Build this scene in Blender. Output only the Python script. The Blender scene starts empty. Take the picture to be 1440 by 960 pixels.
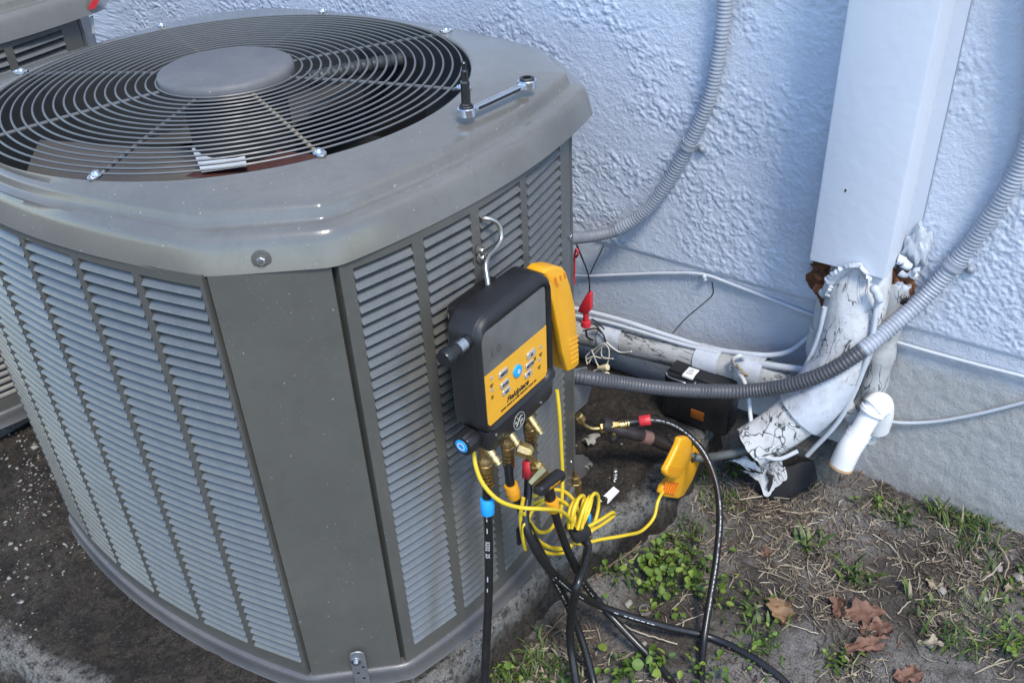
import bpy, bmesh, math, random
import numpy as np
from mathutils import Vector, Matrix
random.seed(7)
S = bpy.context.scene
COL = S.collection
R_ = math.radians

# ------------------------------------------------------------------ camera
CAM = np.array([-0.8719717, -1.1660670, 1.3702805])
CR = np.array([0.57856527, -0.81432308, -0.04626176])
CU = np.array([0.47829665, 0.29278700, 0.82795416])
CF = np.array([0.66067734, 0.50115237, -0.55888439])
FPX = 1305.734
cam = bpy.data.cameras.new('camera'); camo = bpy.data.objects.new('camera', cam); COL.objects.link(camo)
cam.sensor_width = 36; cam.lens = FPX / 1440 * 36; cam.clip_start = .01; cam.clip_end = 500
M = Matrix.Identity(4)
for i in range(3):
    M[i][0] = CR[i]; M[i][1] = CU[i]; M[i][2] = -CF[i]; M[i][3] = CAM[i]
camo.matrix_world = M
S.camera = camo

# ------------------------------------------------------------------ world, sun, exposure
SUN_DIR = Vector((-.29, -.46, .84)).normalized()          # towards the sun
w = bpy.data.worlds.new("World"); S.world = w; w.use_nodes = True
nt = w.node_tree; nt.nodes.clear()
sky = nt.nodes.new('ShaderNodeTexSky'); sky.sky_type = 'NISHITA'; sky.sun_disc = False
sky.sun_elevation = math.asin(SUN_DIR.z); sky.sun_rotation = math.atan2(SUN_DIR.x, SUN_DIR.y)
sky.air_density = 1.0; sky.dust_density = .3; sky.ozone_density = 3.0
bg = nt.nodes.new('ShaderNodeBackground'); bg.inputs[1].default_value = .15
wo = nt.nodes.new('ShaderNodeOutputWorld')
nt.links.new(sky.outputs[0], bg.inputs[0]); nt.links.new(bg.outputs[0], wo.inputs[0])
sl = bpy.data.lights.new('sun', 'SUN'); sl.energy = 1.55; sl.angle = R_(14); sl.color = (1, .91, .78)
so = bpy.data.objects.new('sun', sl); COL.objects.link(so)
so.rotation_euler = SUN_DIR.to_track_quat('Z', 'Y').to_euler(); so.location = (0, 0, 5)
S.view_settings.view_transform = 'Standard'; S.view_settings.look = 'None'
S.view_settings.exposure = 1.38; S.view_settings.gamma = 1

# ------------------------------------------------------------------ pixel of the photograph -> point on a plane of the place
def P(px, py, **k):
    d = CF + CR * (px - 720) / FPX - CU * (py - 480) / FPX
    (ax, v), = k.items()
    i = 'xyz'.index(ax)
    return CAM + d * (v - CAM[i]) / d[i]
def PP(lst):
    return [P(a, b, **{c: d}) for a, b, c, d in lst]

# ------------------------------------------------------------------ noise
def _h(ix, iy, s):
    n = (ix * 374761393 + iy * 668265263 + s * 974634777) & 0xffffffff
    n = ((n ^ (n >> 13)) * 1274126177) & 0xffffffff
    return ((n ^ (n >> 16)) & 0xffff) / 65535.0
def vn(x, y, s=0):
    x = np.asarray(x, float); y = np.asarray(y, float)
    ix = np.floor(x).astype(np.int64); iy = np.floor(y).astype(np.int64)
    fx = x - ix; fy = y - iy
    fx = fx * fx * fx * (fx * (fx * 6 - 15) + 10); fy = fy * fy * fy * (fy * (fy * 6 - 15) + 10)
    a = _h(ix, iy, s); b = _h(ix + 1, iy, s); c = _h(ix, iy + 1, s); d = _h(ix + 1, iy + 1, s)
    return (a + (b - a) * fx) * (1 - fy) + (c + (d - c) * fx) * fy
def fbm(x, y, o=4, s=0):
    t = 0; a = .5; n = 0
    for i in range(o):
        t = t + a * vn(x * 2 ** i + 17.3 * i, y * 2 ** i - 9.1 * i, s + i); n += a; a *= .5
    return t / n
def sstep(a, b, x):
    t = np.clip((x - a) / (b - a), 0, 1); return t * t * (3 - 2 * t)

# ------------------------------------------------------------------ materials
class Mat:
    def __init__(s, name, col=(.5, .5, .5), rough=.5, metal=0, spec=.5):
        s.m = bpy.data.materials.new(name); s.m.use_nodes = True
        s.t = s.m.node_tree; s.b = s.t.nodes['Principled BSDF']
        s.b.inputs['Base Color'].default_value = (*col, 1); s.b.inputs['Roughness'].default_value = rough
        s.b.inputs['Metallic'].default_value = metal; s.b.inputs['Specular IOR Level'].default_value = spec
        s.col = None; s.c0 = col; s.tc = None
        s.m.diffuse_color = (*col, 1)
    def n(s, typ, **k):
        x = s.t.nodes.new(typ)
        for a, v in k.items():
            if a.startswith('i_'):
                x.inputs[a[2:].replace('_', ' ')].default_value = v
            else: setattr(x, a, v)
        return x
    def l(s, a, b): s.t.links.new(a, b)
    def co(s, scale=(1, 1, 1), warp=0, wscale=5):
        if s.tc is None: s.tc = s.n('ShaderNodeTexCoord')
        mp = s.n('ShaderNodeMapping'); mp.inputs['Scale'].default_value = scale
        s.l(s.tc.outputs['Object'], mp.inputs[0]); out = mp.outputs[0]
        if warp:
            nz = s.n('ShaderNodeTexNoise', i_Scale=wscale, i_Detail=3.0); s.l(out, nz.inputs['Vector'])
            mx = s.n('ShaderNodeVectorMath', operation='SCALE'); s.l(nz.outputs['Color'], mx.inputs[0]); mx.inputs['Scale'].default_value = warp
            ad = s.n('ShaderNodeVectorMath', operation='ADD'); s.l(out, ad.inputs[0]); s.l(mx.outputs[0], ad.inputs[1]); out = ad.outputs[0]
        return out
    def noise(s, scale, detail=4, rough=.6, co=None, lo=.4, hi=.6):
        nz = s.n('ShaderNodeTexNoise', i_Scale=scale, i_Detail=float(detail), i_Roughness=rough)
        s.l(co if co is not None else s.co(), nz.inputs['Vector'])
        mr = s.n('ShaderNodeMapRange'); mr.inputs['From Min'].default_value = lo; mr.inputs['From Max'].default_value = hi
        s.l(nz.outputs[0], mr.inputs[0]); return mr.outputs[0]
    def vor(s, scale, feat='F1', co=None, lo=0, hi=.1, inv=False, rnd=1):
        v = s.n('ShaderNodeTexVoronoi', feature=feat, i_Scale=scale); v.inputs['Randomness'].default_value = rnd
        s.l(co if co is not None else s.co(), v.inputs['Vector'])
        mr = s.n('ShaderNodeMapRange'); mr.inputs['From Min'].default_value = lo; mr.inputs['From Max'].default_value = hi
        if inv: mr.inputs['To Min'].default_value = 1; mr.inputs['To Max'].default_value = 0
        s.l(v.outputs['Distance'], mr.inputs[0]); return mr.outputs[0]
    def math(s, op, a, b):
        m = s.n('ShaderNodeMath', operation=op)
        for i, x in enumerate((a, b)):
            if isinstance(x, (int, float)): m.inputs[i].default_value = x
            else: s.l(x, m.inputs[i])
        return m.outputs[0]
    def mix(s, fac, col, strength=1.0):
        if strength != 1: fac = s.math('MULTIPLY', fac, strength)
        m = s.n('ShaderNodeMix', data_type='RGBA')
        if s.col is None: m.inputs['A'].default_value = (*s.c0, 1)
        else: s.l(s.col, m.inputs['A'])
        if isinstance(col, tuple): m.inputs['B'].default_value = (*col, 1)
        else: s.l(col, m.inputs['B'])
        s.l(fac, m.inputs['Factor']); s.col = m.outputs['Result']; s.l(s.col, s.b.inputs['Base Color']); return s
    def rough(s, fac, a, b):
        mr = s.n('ShaderNodeMapRange'); mr.inputs['To Min'].default_value = a; mr.inputs['To Max'].default_value = b
        s.l(fac, mr.inputs[0]); s.l(mr.outputs[0], s.b.inputs['Roughness']); return s
    def bump(s, fac, dist, strength=1.0):
        b = s.n('ShaderNodeBump'); b.inputs['Distance'].default_value = dist; b.inputs['Strength'].default_value = strength
        s.l(fac, b.inputs['Height'])
        cur = s.b.inputs['Normal']
        if cur.is_linked: s.l(cur.links[0].from_socket, b.inputs['Normal'])
        s.l(b.outputs[0], cur); return s

def dusty_paint(name, col, rough, dust=(.30, .30, .27), amt=.25, specks=True, gloss=(.28, .45)):
    m = Mat(name, col, rough)
    m.mix(m.noise(6, 6, .65, lo=.38, hi=.72), dust, amt)
    m.mix(m.noise(38, 4, .7, lo=.5, hi=.75), tuple(c * .72 for c in col), .35)
    if specks:
        sp = m.vor(62, co=m.co(warp=.03, wscale=30), lo=.05, hi=.075, inv=True)
        sp = m.math('MULTIPLY', sp, m.noise(9, 2, .5, lo=.43, hi=.53))
        m.mix(sp, (.45, .44, .40), .6)
        sp2 = m.vor(150, co=m.co(warp=.01, wscale=60), lo=.06, hi=.11, inv=True)
        sp2 = m.math('MULTIPLY', sp2, m.noise(14, 2, .5, lo=.45, hi=.56))
        m.mix(sp2, (.36, .36, .33), .45)
    m.rough(m.noise(11, 5, .6, lo=.3, hi=.7), *gloss)
    if specks: m.bump(m.noise(420, 2, .5, lo=.2, hi=.8), .00012, .5)
    return m.m
def plain(name, col, rough=.5, metal=0, var=.18, scale=40, bump=.0001):
    m = Mat(name, col, rough, metal)
    m.mix(m.noise(scale, 4, .65, lo=.35, hi=.7), tuple(c * .6 for c in col), var * 2)
    m.rough(m.noise(scale * .6, 4, .6, lo=.3, hi=.7), max(rough - .1, .05), min(rough + .12, 1))
    if bump: m.bump(m.noise(scale * 12, 2, .5, lo=.2, hi=.8), bump, .6)
    return m.m
MT = {}
MT['cab'] = dusty_paint('grey_green_paint', (.082, .081, .072), .4, dust=(.16, .155, .13), amt=.2)
MT['lid'] = dusty_paint('lid_paint', (.118, .115, .102), .24, dust=(.21, .205, .19), amt=.34, gloss=(.15, .27))
MT['louver'] = dusty_paint('louver_paint', (.078, .078, .071), .3, specks=False, gloss=(.22, .34)); MT['louver'].node_tree.nodes['Principled BSDF'].inputs['Specular IOR Level'].default_value = .9
for k_, w_, r_ in (('louver', .32, .2), ('lid', .55, .17), ('cab', .15, .2)):
    b_ = MT[k_].node_tree.nodes['Principled BSDF']; b_.inputs['Coat Weight'].default_value = w_; b_.inputs['Coat Roughness'].default_value = r_
MT['base'] = dusty_paint('base_pan_paint', (.078, .078, .082), .5, dust=(.16, .145, .125), amt=.5)
MT['dark'] = plain('dark_interior', (.018, .02, .022), .6)
MT['shroud'] = plain('shroud_dark', (.045, .05, .052), .5)
MT['blade'] = plain('fan_blade_brown', (.085, .078, .068), .5, var=.3, scale=12)
MT['wire'] = plain('grille_wire_paint', (.105, .11, .11), .42, var=.15)
MT['rustwire'] = plain('rusting_wire', (.30, .24, .16), .6, var=.35, scale=60)
MT['hub'] = dusty_paint('hub_plastic', (.092, .093, .10), .6, gloss=(.5, .65), amt=.2)
MT['zinc'] = plain('zinc', (.62, .63, .62), .3, 1, scale=90)
MT['chrome'] = plain('chrome', (.78, .79, .80), .14, 1, var=.08)
MT['steel_dark'] = plain('black_oxide_steel', (.09, .088, .085), .32, .9)
MT['galv'] = plain('galvanised_strap', (.42, .44, .46), .42, .8, var=.25, scale=70)
MT['rubber'] = plain('black_rubber', (.014, .014, .015), .42, var=.2, scale=30, bump=.0002)
MT['hose'] = plain('black_hose_rubber', (.011, .011, .012), .3, var=.15, scale=60)
MT['black'] = plain('black_plastic', (.016, .016, .017), .3)
MT['cloth'] = plain('black_fabric', (.013, .013, .014), .9, scale=200, bump=.0006)
MT['yplate'] = plain('yellow_plate', (0.74, 0.37, 0.028), .38, var=.06)
MT['yclamp'] = plain('yellow_plastic', (0.76, 0.36, 0.013), .35, var=.08)
MT['oclamp'] = plain('orange_plastic', (0.663, 0.187, 0.0085), .4, var=.1)
MT['ycable'] = plain('yellow_cable', (0.68, 0.493, 0.02975), .38, var=.1)
MT['ycollar'] = plain('orange_yellow_collar', (0.68, 0.306, 0.017), .4, var=.1)
MT['blue'] = plain('blue_plastic', (.02, .33, .72), .35, var=.1)
MT['red'] = plain('red_plastic', (.52, .025, .035), .38, var=.15)
MT['brass'] = plain('brass', (.72, .52, .22), .3, 1, var=.3, scale=120)
MT['brassdk'] = plain('dull_brass', (.42, .28, .12), .42, .9, var=.3, scale=120)
MT['copper'] = plain('copper', (.62, .28, .17), .4, .9, var=.35, scale=60)
MT['silver'] = plain('silver_button', (.50, .49, .46), .35, .4, var=.08)
MT['ink'] = plain('black_print', (.02, .018, .015), .5, bump=0)
MT['wprint'] = plain('white_print', (.42, .42, .41), .5, bump=0)
MT['white'] = plain('white_plastic', (.80, .80, .79), .3, var=.05, scale=14)
MT['paper'] = plain('white_paper', (.75, .75, .75), .6, var=.08)
MT['cream'] = plain('cream_plastic', (.68, .58, .36), .4)
MT['nutblue'] = plain('dark_blue_plastic', (.02, .035, .22), .35)
MT['creamwire'] = plain('cream_wire', (.60, .56, .46), .45)
m = Mat('lcd_glass', (.105, .106, .10), .06, 0, .9)
m.mix(m.noise(30, 3, .5, lo=.4, hi=.6), (.145, .145, .135), .5); MT['lcd'] = m.m
# painted wall
def wallpaint(name, col, bump, grey=False):
    m = Mat(name, col, .42)
    m.mix(m.noise(3.0, 6, .65, lo=.38, hi=.66), tuple(c * .80 for c in col), .75)
    m.mix(m.noise(60, 4, .7, lo=.56, hi=.75), (.44, .45, .48), .35)
    if grey:
        x = m.n('ShaderNodeSeparateXYZ'); m.l(m.co(), x.inputs[0])
        a = m.math('ADD', x.outputs['Y'], m.math('MULTIPLY', m.noise(9, 4, .6, lo=.2, hi=.8), .10))
        f = m.n('ShaderNodeMapRange'); f.inputs['From Min'].default_value = -.74; f.inputs['From Max'].default_value = -.86
        m.l(a, f.inputs[0])
        z = m.math('ADD', x.outputs['Z'], m.math('MULTIPLY', m.noise(14, 4, .6, lo=.2, hi=.8), .05))
        g = m.n('ShaderNodeMapRange'); g.inputs['From Min'].default_value = .40; g.inputs['From Max'].default_value = .34
        m.l(z, g.inputs[0])
        fac = m.math('MULTIPLY', f.outputs[0], g.outputs[0])
        gr = Mat('tmp', (0, 0, 0)); bpy.data.materials.remove(gr.m)
        m.mix(fac, (.37, .37, .36), .95)
        m.mix(m.math('MULTIPLY', m.noise(150, 3, .7, lo=.5, hi=.68), fac), (.27, .265, .25), .55)
        h = m.n('ShaderNodeMapRange'); h.inputs['From Min'].default_value = .13; h.inputs['From Max'].default_value = .0
        m.l(z, h.inputs[0]); m.mix(h.outputs[0], (.15, .125, .10), .6)
        m.rough(fac, .5, .95)
    else:
        m.rough(m.noise(25, 3, .6, lo=.3, hi=.7), .48, .62)
    m.bump(m.noise(bump, 5, .65, lo=.2, hi=.8), .0014 if not grey else .0022, .8)
    if grey: m.bump(m.noise(420, 3, .6, lo=.25, hi=.75), .0012, .7)
    # tiny dark pits
    m.mix(m.vor(26, co=m.co(warp=.06, wscale=12), lo=.02, hi=.035, inv=True), (.06, .06, .07), .8)
    return m.m
MT['wall'] = wallpaint('stucco_paint', (.545, .60, .69), 210)
MT['found'] = wallpaint('foundation_paint', (.50, .545, .61), 90, True)
MT['cover'] = plain('line_cover_paint', (.53, .575, .64), .38, var=.06, scale=5, bump=.0006)
MT['wpaint'] = plain('white_painted_conduit', (.50, .535, .58), .4, var=.12, scale=30, bump=.0004)
MT['cpaint'] = plain('grey_painted_conduit', (.31, .34, .39), .42, var=.15, scale=30, bump=.0004)
MT['cbare'] = plain('bare_upper_conduit', (.17, .18, .205), .45, var=.2, scale=30)
MT['wpipe'] = plain('painted_pipe_grey', (.52, .54, .55), .5, var=.15, scale=25)
MT['gconduit'] = plain('grey_conduit', (.066, .070, .080), .45, var=.2, scale=30)
def cracked(name, col, along=14, around=55, width=.010, cover=.5, bite=0, crackcol=(.045, .045, .05)):
    """old paint over foam: fissures that run mostly along the pipe (UV v = metres along, u = metres around)"""
    m = Mat(name, col, .5)
    m.mix(m.noise(14, 5, .65, lo=.35, hi=.75), tuple(c * .72 for c in col), .7)
    m.mix(m.noise(34, 6, .75, lo=.50, hi=.70), (.22, .20, .17), .55)
    uv = m.n('ShaderNodeTexCoord').outputs['UV']; mp = m.n('ShaderNodeMapping'); mp.inputs['Scale'].default_value = (around, along, 1); m.l(uv, mp.inputs[0])
    def line(sc, w, det, off):
        nz = m.n('ShaderNodeTexNoise', i_Scale=sc, i_Detail=det, i_Roughness=.55, i_Distortion=.6); a = m.n('ShaderNodeVectorMath', operation='ADD'); a.inputs[1].default_value = (off, off * 1.7, 0); m.l(mp.outputs[0], a.inputs[0]); m.l(a.outputs[0], nz.inputs['Vector'])
        d = m.math('ABSOLUTE', m.math('SUBTRACT', nz.outputs[0], .5), 0)
        r = m.n('ShaderNodeMapRange'); r.inputs['From Min'].default_value = w * .4; r.inputs['From Max'].default_value = w; r.inputs['To Min'].default_value = 1; r.inputs['To Max'].default_value = 0; m.l(d, r.inputs[0]); return r.outputs[0]
    mask = m.noise(13, 3, .6, lo=.62 - cover * .3, hi=.66 - cover * .3)
    k = m.math('MULTIPLY', m.math('MAXIMUM', line(.8, width, 3.0, 0), line(1.7, width * 1.2, 2.0, 7.7)), mask)
    if bite:
        b = m.noise(46, 4, .7, lo=.60 - bite * .1, hi=.62 - bite * .1); k = m.math('MAXIMUM', k, b)
    m.mix(k, crackcol, .95)
    m.bump(k, .0022, -.8); m.bump(m.noise(70, 5, .7, lo=.2, hi=.8), .0016, .6)
    return m.m
def set_uv(o, n, circ, step):
    me = o.data; uv = me.uv_layers.new(name='UVMap'); li = np.empty(len(me.loops), np.int32); me.loops.foreach_get('vertex_index', li)
    u = (li % n) / n * circ; u = np.abs(u - circ / 2) * 1.0; uv.data.foreach_set('uv', np.stack([u, li // n * step], 1).reshape(-1).astype(np.float32)); return o
MT['wrap'] = cracked('cracked_white_insulation', (.53, .545, .56), 9, 34, .012, .55)
MT['wrap2'] = cracked('cracked_grey_insulation', (.40, .41, .41), 9, 34, .013, .60)
MT['flaking'] = cracked('flaking_white_insulation', (.60, .61, .61), 16, 16, .016, .62, -.45)
MT['tape'] = cracked('painted_tape', (.50, .535, .59), 20, 18, .005, .25)
MT['insdark'] = plain('black_insulation_foam', (.009, .009, .010), .75, var=.3, scale=25, bump=.0008)
m = Mat('brown_foam', (.17, .062, .022), .9)
m.mix(m.noise(45, 5, .7, lo=.4, hi=.62), (.055, .022, .012), .9); m.mix(m.noise(16, 4, .6, lo=.52, hi=.7), (.30, .14, .06), .6)
m.bump(m.noise(110, 4, .6, lo=.2, hi=.8), .003); MT['foam'] = m.m
# ground
m = Mat('soil', (.074, .063, .053), .95)
m.mix(m.noise(4.5, 5, .62, lo=.42, hi=.55), (.235, .222, .205), .9)
m.mix(m.noise(16, 5, .7, lo=.50, hi=.68), (.034, .026, .019), .7)
m.mix(m.noise(70, 4, .75, lo=.52, hi=.68), (.17, .15, .13), .55)
m.mix(m.noise(150, 4, .8, lo=.5, hi=.64), (.018, .014, .010), .7)
m.mix(m.vor(110, co=m.co(warp=.02, wscale=40), lo=.1, hi=.16, inv=True), (.22, .20, .175), .4)
m.bump(m.noise(45, 6, .7, lo=.2, hi=.8), .010); m.bump(m.noise(260, 3, .6, lo=.2, hi=.8), .003); MT['soil'] = m.m
m = Mat('slab_concrete', (.090, .078, .062), .95)
m.mix(m.noise(5, 5, .65, lo=.38, hi=.56), (.026, .020, .014), .95)
m.mix(m.noise(26, 5, .75, lo=.46, hi=.60), (.075, .058, .042), .8)
at = m.n('ShaderNodeAttribute', attribute_name='edge_wear'); e = m.n('ShaderNodeMapRange'); e.inputs['From Min'].default_value = .58; e.inputs['From Max'].default_value = 1.02
m.l(m.math('ADD', at.outputs['Fac'], m.math('MULTIPLY', m.noise(20, 5, .7, lo=.3, hi=.7), .55)), e.inputs[0]); m.mix(e.outputs[0], (.34, .33, .30), .85)
m.mix(m.noise(70, 5, .8, lo=.48, hi=.60), (.012, .010, .008), .85)
m.mix(m.noise(130, 4, .8, lo=.57, hi=.66), (.19, .17, .145), .55)
m.bump(m.noise(50, 6, .8, lo=.2, hi=.8), .018); m.bump(m.noise(220, 3, .7, lo=.2, hi=.8), .006); MT['slab'] = m.m
m = Mat('weathered_concrete', (0.12, 0.117, 0.108), .95)
m.mix(m.noise(18, 5, .7, lo=.42, hi=.62), (0.042, 0.036, 0.03), .85); m.mix(m.noise(120, 4, .7, lo=.52, hi=.66), (0.204, 0.198, 0.186), .5)
m.bump(m.noise(90, 5, .7, lo=.2, hi=.8), .004); MT['conc'] = m.m
for k, c in (('straw_a', (.27, .22, .15)), ('straw_b', (.13, .10, .072)), ('straw_c', (.40, .35, .26)), ('straw_d', (.055, .040, .030))):
    MT[k] = plain(k, c, .8, var=.25, scale=60)
def leafmat(name, col, tip):
    m = Mat(name, col, .55, 0, .35); m.mix(m.noise(45, 3, .6, lo=.4, hi=.62), tip, .8)
    m.b.inputs['Subsurface Weight'].default_value = 0
    m.b.inputs['Transmission Weight'].default_value = 0
    return m.m
MT['leaf_a'] = leafmat('weed_green', (.070, .125, .018), (.105, .165, .026))
MT['leaf_b'] = leafmat('weed_green_light', (.125, .185, .025), (.17, .21, .035))
MT['leaf_c'] = leafmat('weed_green_dark', (.034, .072, .014), (.060, .095, .020))
MT['grass'] = leafmat('grass_green', (0.0374, 0.0748, 0.01904), (0.102, 0.1224, 0.034))
m = Mat('dead_leaf_brown', (0.1674, 0.0837, 0.0527), .7)
m.mix(m.noise(30, 5, .7, lo=.4, hi=.62), (0.093, 0.0465, 0.031), .8); m.mix(m.noise(90, 4, .7, lo=.55, hi=.7), (0.2232, 0.155, 0.1116), .6)
m.bump(m.noise(70, 4, .6, lo=.2, hi=.8), .002); MT['dead'] = m.m
m = Mat('dead_leaf_tan', (0.234, 0.1463, 0.07475), .7); m.mix(m.noise(26, 5, .7, lo=.4, hi=.62), (0.13, 0.0715, 0.039), .8); MT['deadtan'] = m.m
MT['twig'] = plain('twig_bark', (0.156, 0.114, 0.081), .85, var=.35, scale=50, bump=.0005)
MT['peb'] = plain('pale_pebble', (0.276, 0.258, 0.228), .8, var=.3, scale=60)
MT['peb2'] = plain('grey_pebble', (0.144, 0.132, 0.12), .85, var=.3, scale=60)
MT['sticker'] = plain('fan_sticker', (.62, .70, .78), .3, var=.12)

# ------------------------------------------------------------------ mesh builder
def nrm(v):
    v = np.asarray(v, float); return v / (np.linalg.norm(v) + 1e-12)
def frames(pts):
    pts = np.asarray(pts, float); n = len(pts)
    T = np.zeros_like(pts); T[1:-1] = pts[2:] - pts[:-2]; T[0] = pts[1] - pts[0]; T[-1] = pts[-1] - pts[-2]
    T = np.array([nrm(t) for t in T])
    a = np.array([0, 0, 1.]) if abs(T[0][2]) < .9 else np.array([1., 0, 0])
    N = nrm(np.cross(T[0], a)); out = []
    for t in T:
        N = nrm(N - t * (N @ t)); out.append((t, N, np.cross(t, N)))
    return out
def spline(pts, step=.004):
    """Catmull-Rom through the points, resampled at about step."""
    p = [np.asarray(q, float) for q in pts]
    if len(p) == 2: p = [p[0], (p[0] + p[1]) / 2, p[1]]
    q = [2 * p[0] - p[1]] + p + [2 * p[-1] - p[-2]]
    out = []
    for i in range(1, len(q) - 2):
        a, b, c, d = q[i - 1:i + 3]
        t0 = 0; t1 = t0 + max(np.linalg.norm(b - a), 1e-6) ** .5; t2 = t1 + max(np.linalg.norm(c - b), 1e-6) ** .5; t3 = t2 + max(np.linalg.norm(d - c), 1e-6) ** .5
        m = max(2, int(np.linalg.norm(c - b) / step))
        for k in range(m):
            t = t1 + (t2 - t1) * k / m
            A1 = (t1 - t) / (t1 - t0) * a + (t - t0) / (t1 - t0) * b
            A2 = (t2 - t) / (t2 - t1) * b + (t - t1) / (t2 - t1) * c
            A3 = (t3 - t) / (t3 - t2) * c + (t - t2) / (t3 - t2) * d
            B1 = (t2 - t) / (t2 - t0) * A1 + (t - t0) / (t2 - t0) * A2
            B2 = (t3 - t) / (t3 - t1) * A2 + (t - t1) / (t3 - t1) * A3
            out.append((t2 - t) / (t2 - t1) * B1 + (t - t1) / (t2 - t1) * B2)
    out.append(p[-1]); return np.array(out)
ORG = {}
class MB:
    def __init__(s): s.v = []; s.f = []; s.m = []
    def add(s, v, f, mi=0):
        o = len(s.v); s.v.extend([tuple(map(float, q)) for q in v]); s.f.extend([tuple(i + o for i in q) for q in f]); s.m.extend([mi] * len(f)); return s
    def grid(s, rings, closed=True, mi=0, cap0=False, cap1=False):
        n = len(rings[0]); v = [q for r in rings for q in r]; f = []
        for i in range(len(rings) - 1):
            for j in range(n if closed else n - 1):
                k = (j + 1) % n; f.append((i * n + j, i * n + k, (i + 1) * n + k, (i + 1) * n + j))
        if cap0: f.append(tuple(range(n))[::-1])
        if cap1: f.append(tuple((len(rings) - 1) * n + j for j in range(n)))
        return s.add(v, f, mi)
    def tube(s, pts, r, n=10, mi=0, caps=True, sq=(1, 1)):
        fr = frames(pts); rs = r if hasattr(r, '__len__') else [r] * len(pts)
        rings = []
        for p, (t, N, B), rr in zip(pts, fr, rs):
            rings.append([p + rr * (sq[0] * math.cos(a) * N + sq[1] * math.sin(a) * B) for a in [2 * math.pi * k / n for k in range(n)]])
        return s.grid(rings, True, mi, caps, caps)
    def lathe(s, o, ax, prof, n=16, mi=0, caps=True):
        o = np.asarray(o, float); ax = nrm(ax); a = np.array([0, 0, 1.]) if abs(ax[2]) < .9 else np.array([1., 0, 0])
        N = nrm(np.cross(ax, a)); B = np.cross(ax, N)
        rings = [[o + ax * t + r * (math.cos(g) * N + math.sin(g) * B) for g in [2 * math.pi * (k + .5) / n for k in range(n)]] for t, r in prof]
        return s.grid(rings, True, mi, caps, caps)
    def cyl(s, a, b, r0, r1=None, n=16, mi=0):
        a = np.asarray(a, float); b = np.asarray(b, float); L = np.linalg.norm(b - a); r1 = r0 if r1 is None else r1
        bv = min(L, r0, r1) * .18
        return s.lathe(a, b - a, [(0, r0 - bv), (bv, r0), (L - bv, r1), (L, r1 - bv)], n, mi)
    def bm(s, bm, mi=0):
        bm.verts.ensure_lookup_table()
        for i, q in enumerate(bm.verts): q.index = i
        s.add([q.co[:] for q in bm.verts], [[q.index for q in f.verts] for f in bm.faces], mi); bm.free(); return s
    def prism(s, poly, o, ex, ey, ez, h, bev=0, seg=2, mi=0):
        """poly in (ex,ey) extruded along ez by h, with bevelled edges."""
        o, ex, ey, ez = [np.asarray(q, float) for q in (o, ex, ey, ez)]
        b = bmesh.new(); lo = [b.verts.new(o + ex * x + ey * y) for x, y in poly]; hi = [b.verts.new(o + ex * x + ey * y + ez * h) for x, y in poly]
        n = len(poly); b.faces.new(lo[::-1]); b.faces.new(hi)
        for i in range(n): b.faces.new((lo[i], lo[(i + 1) % n], hi[(i + 1) % n], hi[i]))
        bmesh.ops.recalc_face_normals(b, faces=b.faces)
        if bev: bmesh.ops.bevel(b, geom=list(b.edges), offset=bev, segments=seg, profile=.5, affect='EDGES', clamp_overlap=True)
        return s.bm(b, mi)
    def box(s, c, size, bev=0, R=None, mi=0, seg=2):
        R = np.eye(3) if R is None else np.asarray(R)
        x, y, z = [q / 2 for q in size]; c = np.asarray(c, float)
        return s.prism([(-x, -y), (x, -y), (x, y), (-x, y)], c - R[2] * z, R[0], R[1], R[2], size[2], bev, seg, mi)
    def sphere(s, c, r, n=12, m=8, sc=(1, 1, 1), mi=0):
        c = np.asarray(c, float); rings = []
        for i in range(m + 1):
            ph = math.pi * i / m; q = max(math.sin(ph), .02)
            rings.append([c + r * np.array([sc[0] * q * math.cos(2 * math.pi * k / n), sc[1] * q * math.sin(2 * math.pi * k / n), sc[2] * math.cos(ph)]) for k in range(n)])
        return s.grid(rings[::-1], True, mi, True, True)
    def lump(s, c, r, amp=.3, fr=40, sub=3, sc=(1, 1, 1), seed=0, mi=0, fq=1.6):
        b = bmesh.new(); bmesh.ops.create_icosphere(b, subdivisions=sub, radius=1)
        for q in b.verts:
            d = np.array(q.co); k = 1 + amp * (2 * float(fbm(d[0] * fq + d[2] * fq * .7 + seed * 3.7, d[1] * fq - d[2] * fq * .56 + seed, 4, seed)) - 1)
            q.co = Vector(np.asarray(c) + d * k * r * np.asarray(sc))
        return s.bm(b, mi)
    def build(s, name, mats, parent=None, smooth=40, origin=None):
        me = bpy.data.meshes.new(name)
        root = parent
        while root is not None and root.parent is not None: root = root.parent
        org = np.array(root.location) if root is not None else np.array(origin if origin is not None else np.mean(np.array(s.v), 0))
        v = np.array(s.v) - org
        me.from_pydata(v.tolist(), [], s.f)
        for m in (mats if isinstance(mats, (list, tuple)) else [mats]): me.materials.append(MT[m] if isinstance(m, str) else m)
        if len(set(s.m)) > 1: me.polygons.foreach_set('material_index', s.m)
        b = bmesh.new(); b.from_mesh(me); bmesh.ops.recalc_face_normals(b, faces=b.faces); b.to_mesh(me); b.free()
        if smooth:
            me.shade_smooth(); me.set_sharp_from_angle(angle=R_(smooth))
        o = bpy.data.objects.new(name, me); COL.objects.link(o)
        if parent is not None: o.parent = parent
        else: o.location = org
        return o
def tag(o, label=None, cat=None, group=None, kind=None):
    for k, v in (('label', label), ('category', cat), ('group', group), ('kind', kind)):
        if v: o[k] = v
    return o
def thing(name, label, cat, loc, group=None):
    o = bpy.data.objects.new(name, None); COL.objects.link(o); o.location = tuple(map(float, loc)); o.empty_display_size = .05
    return tag(o, label, cat, group)
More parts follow.
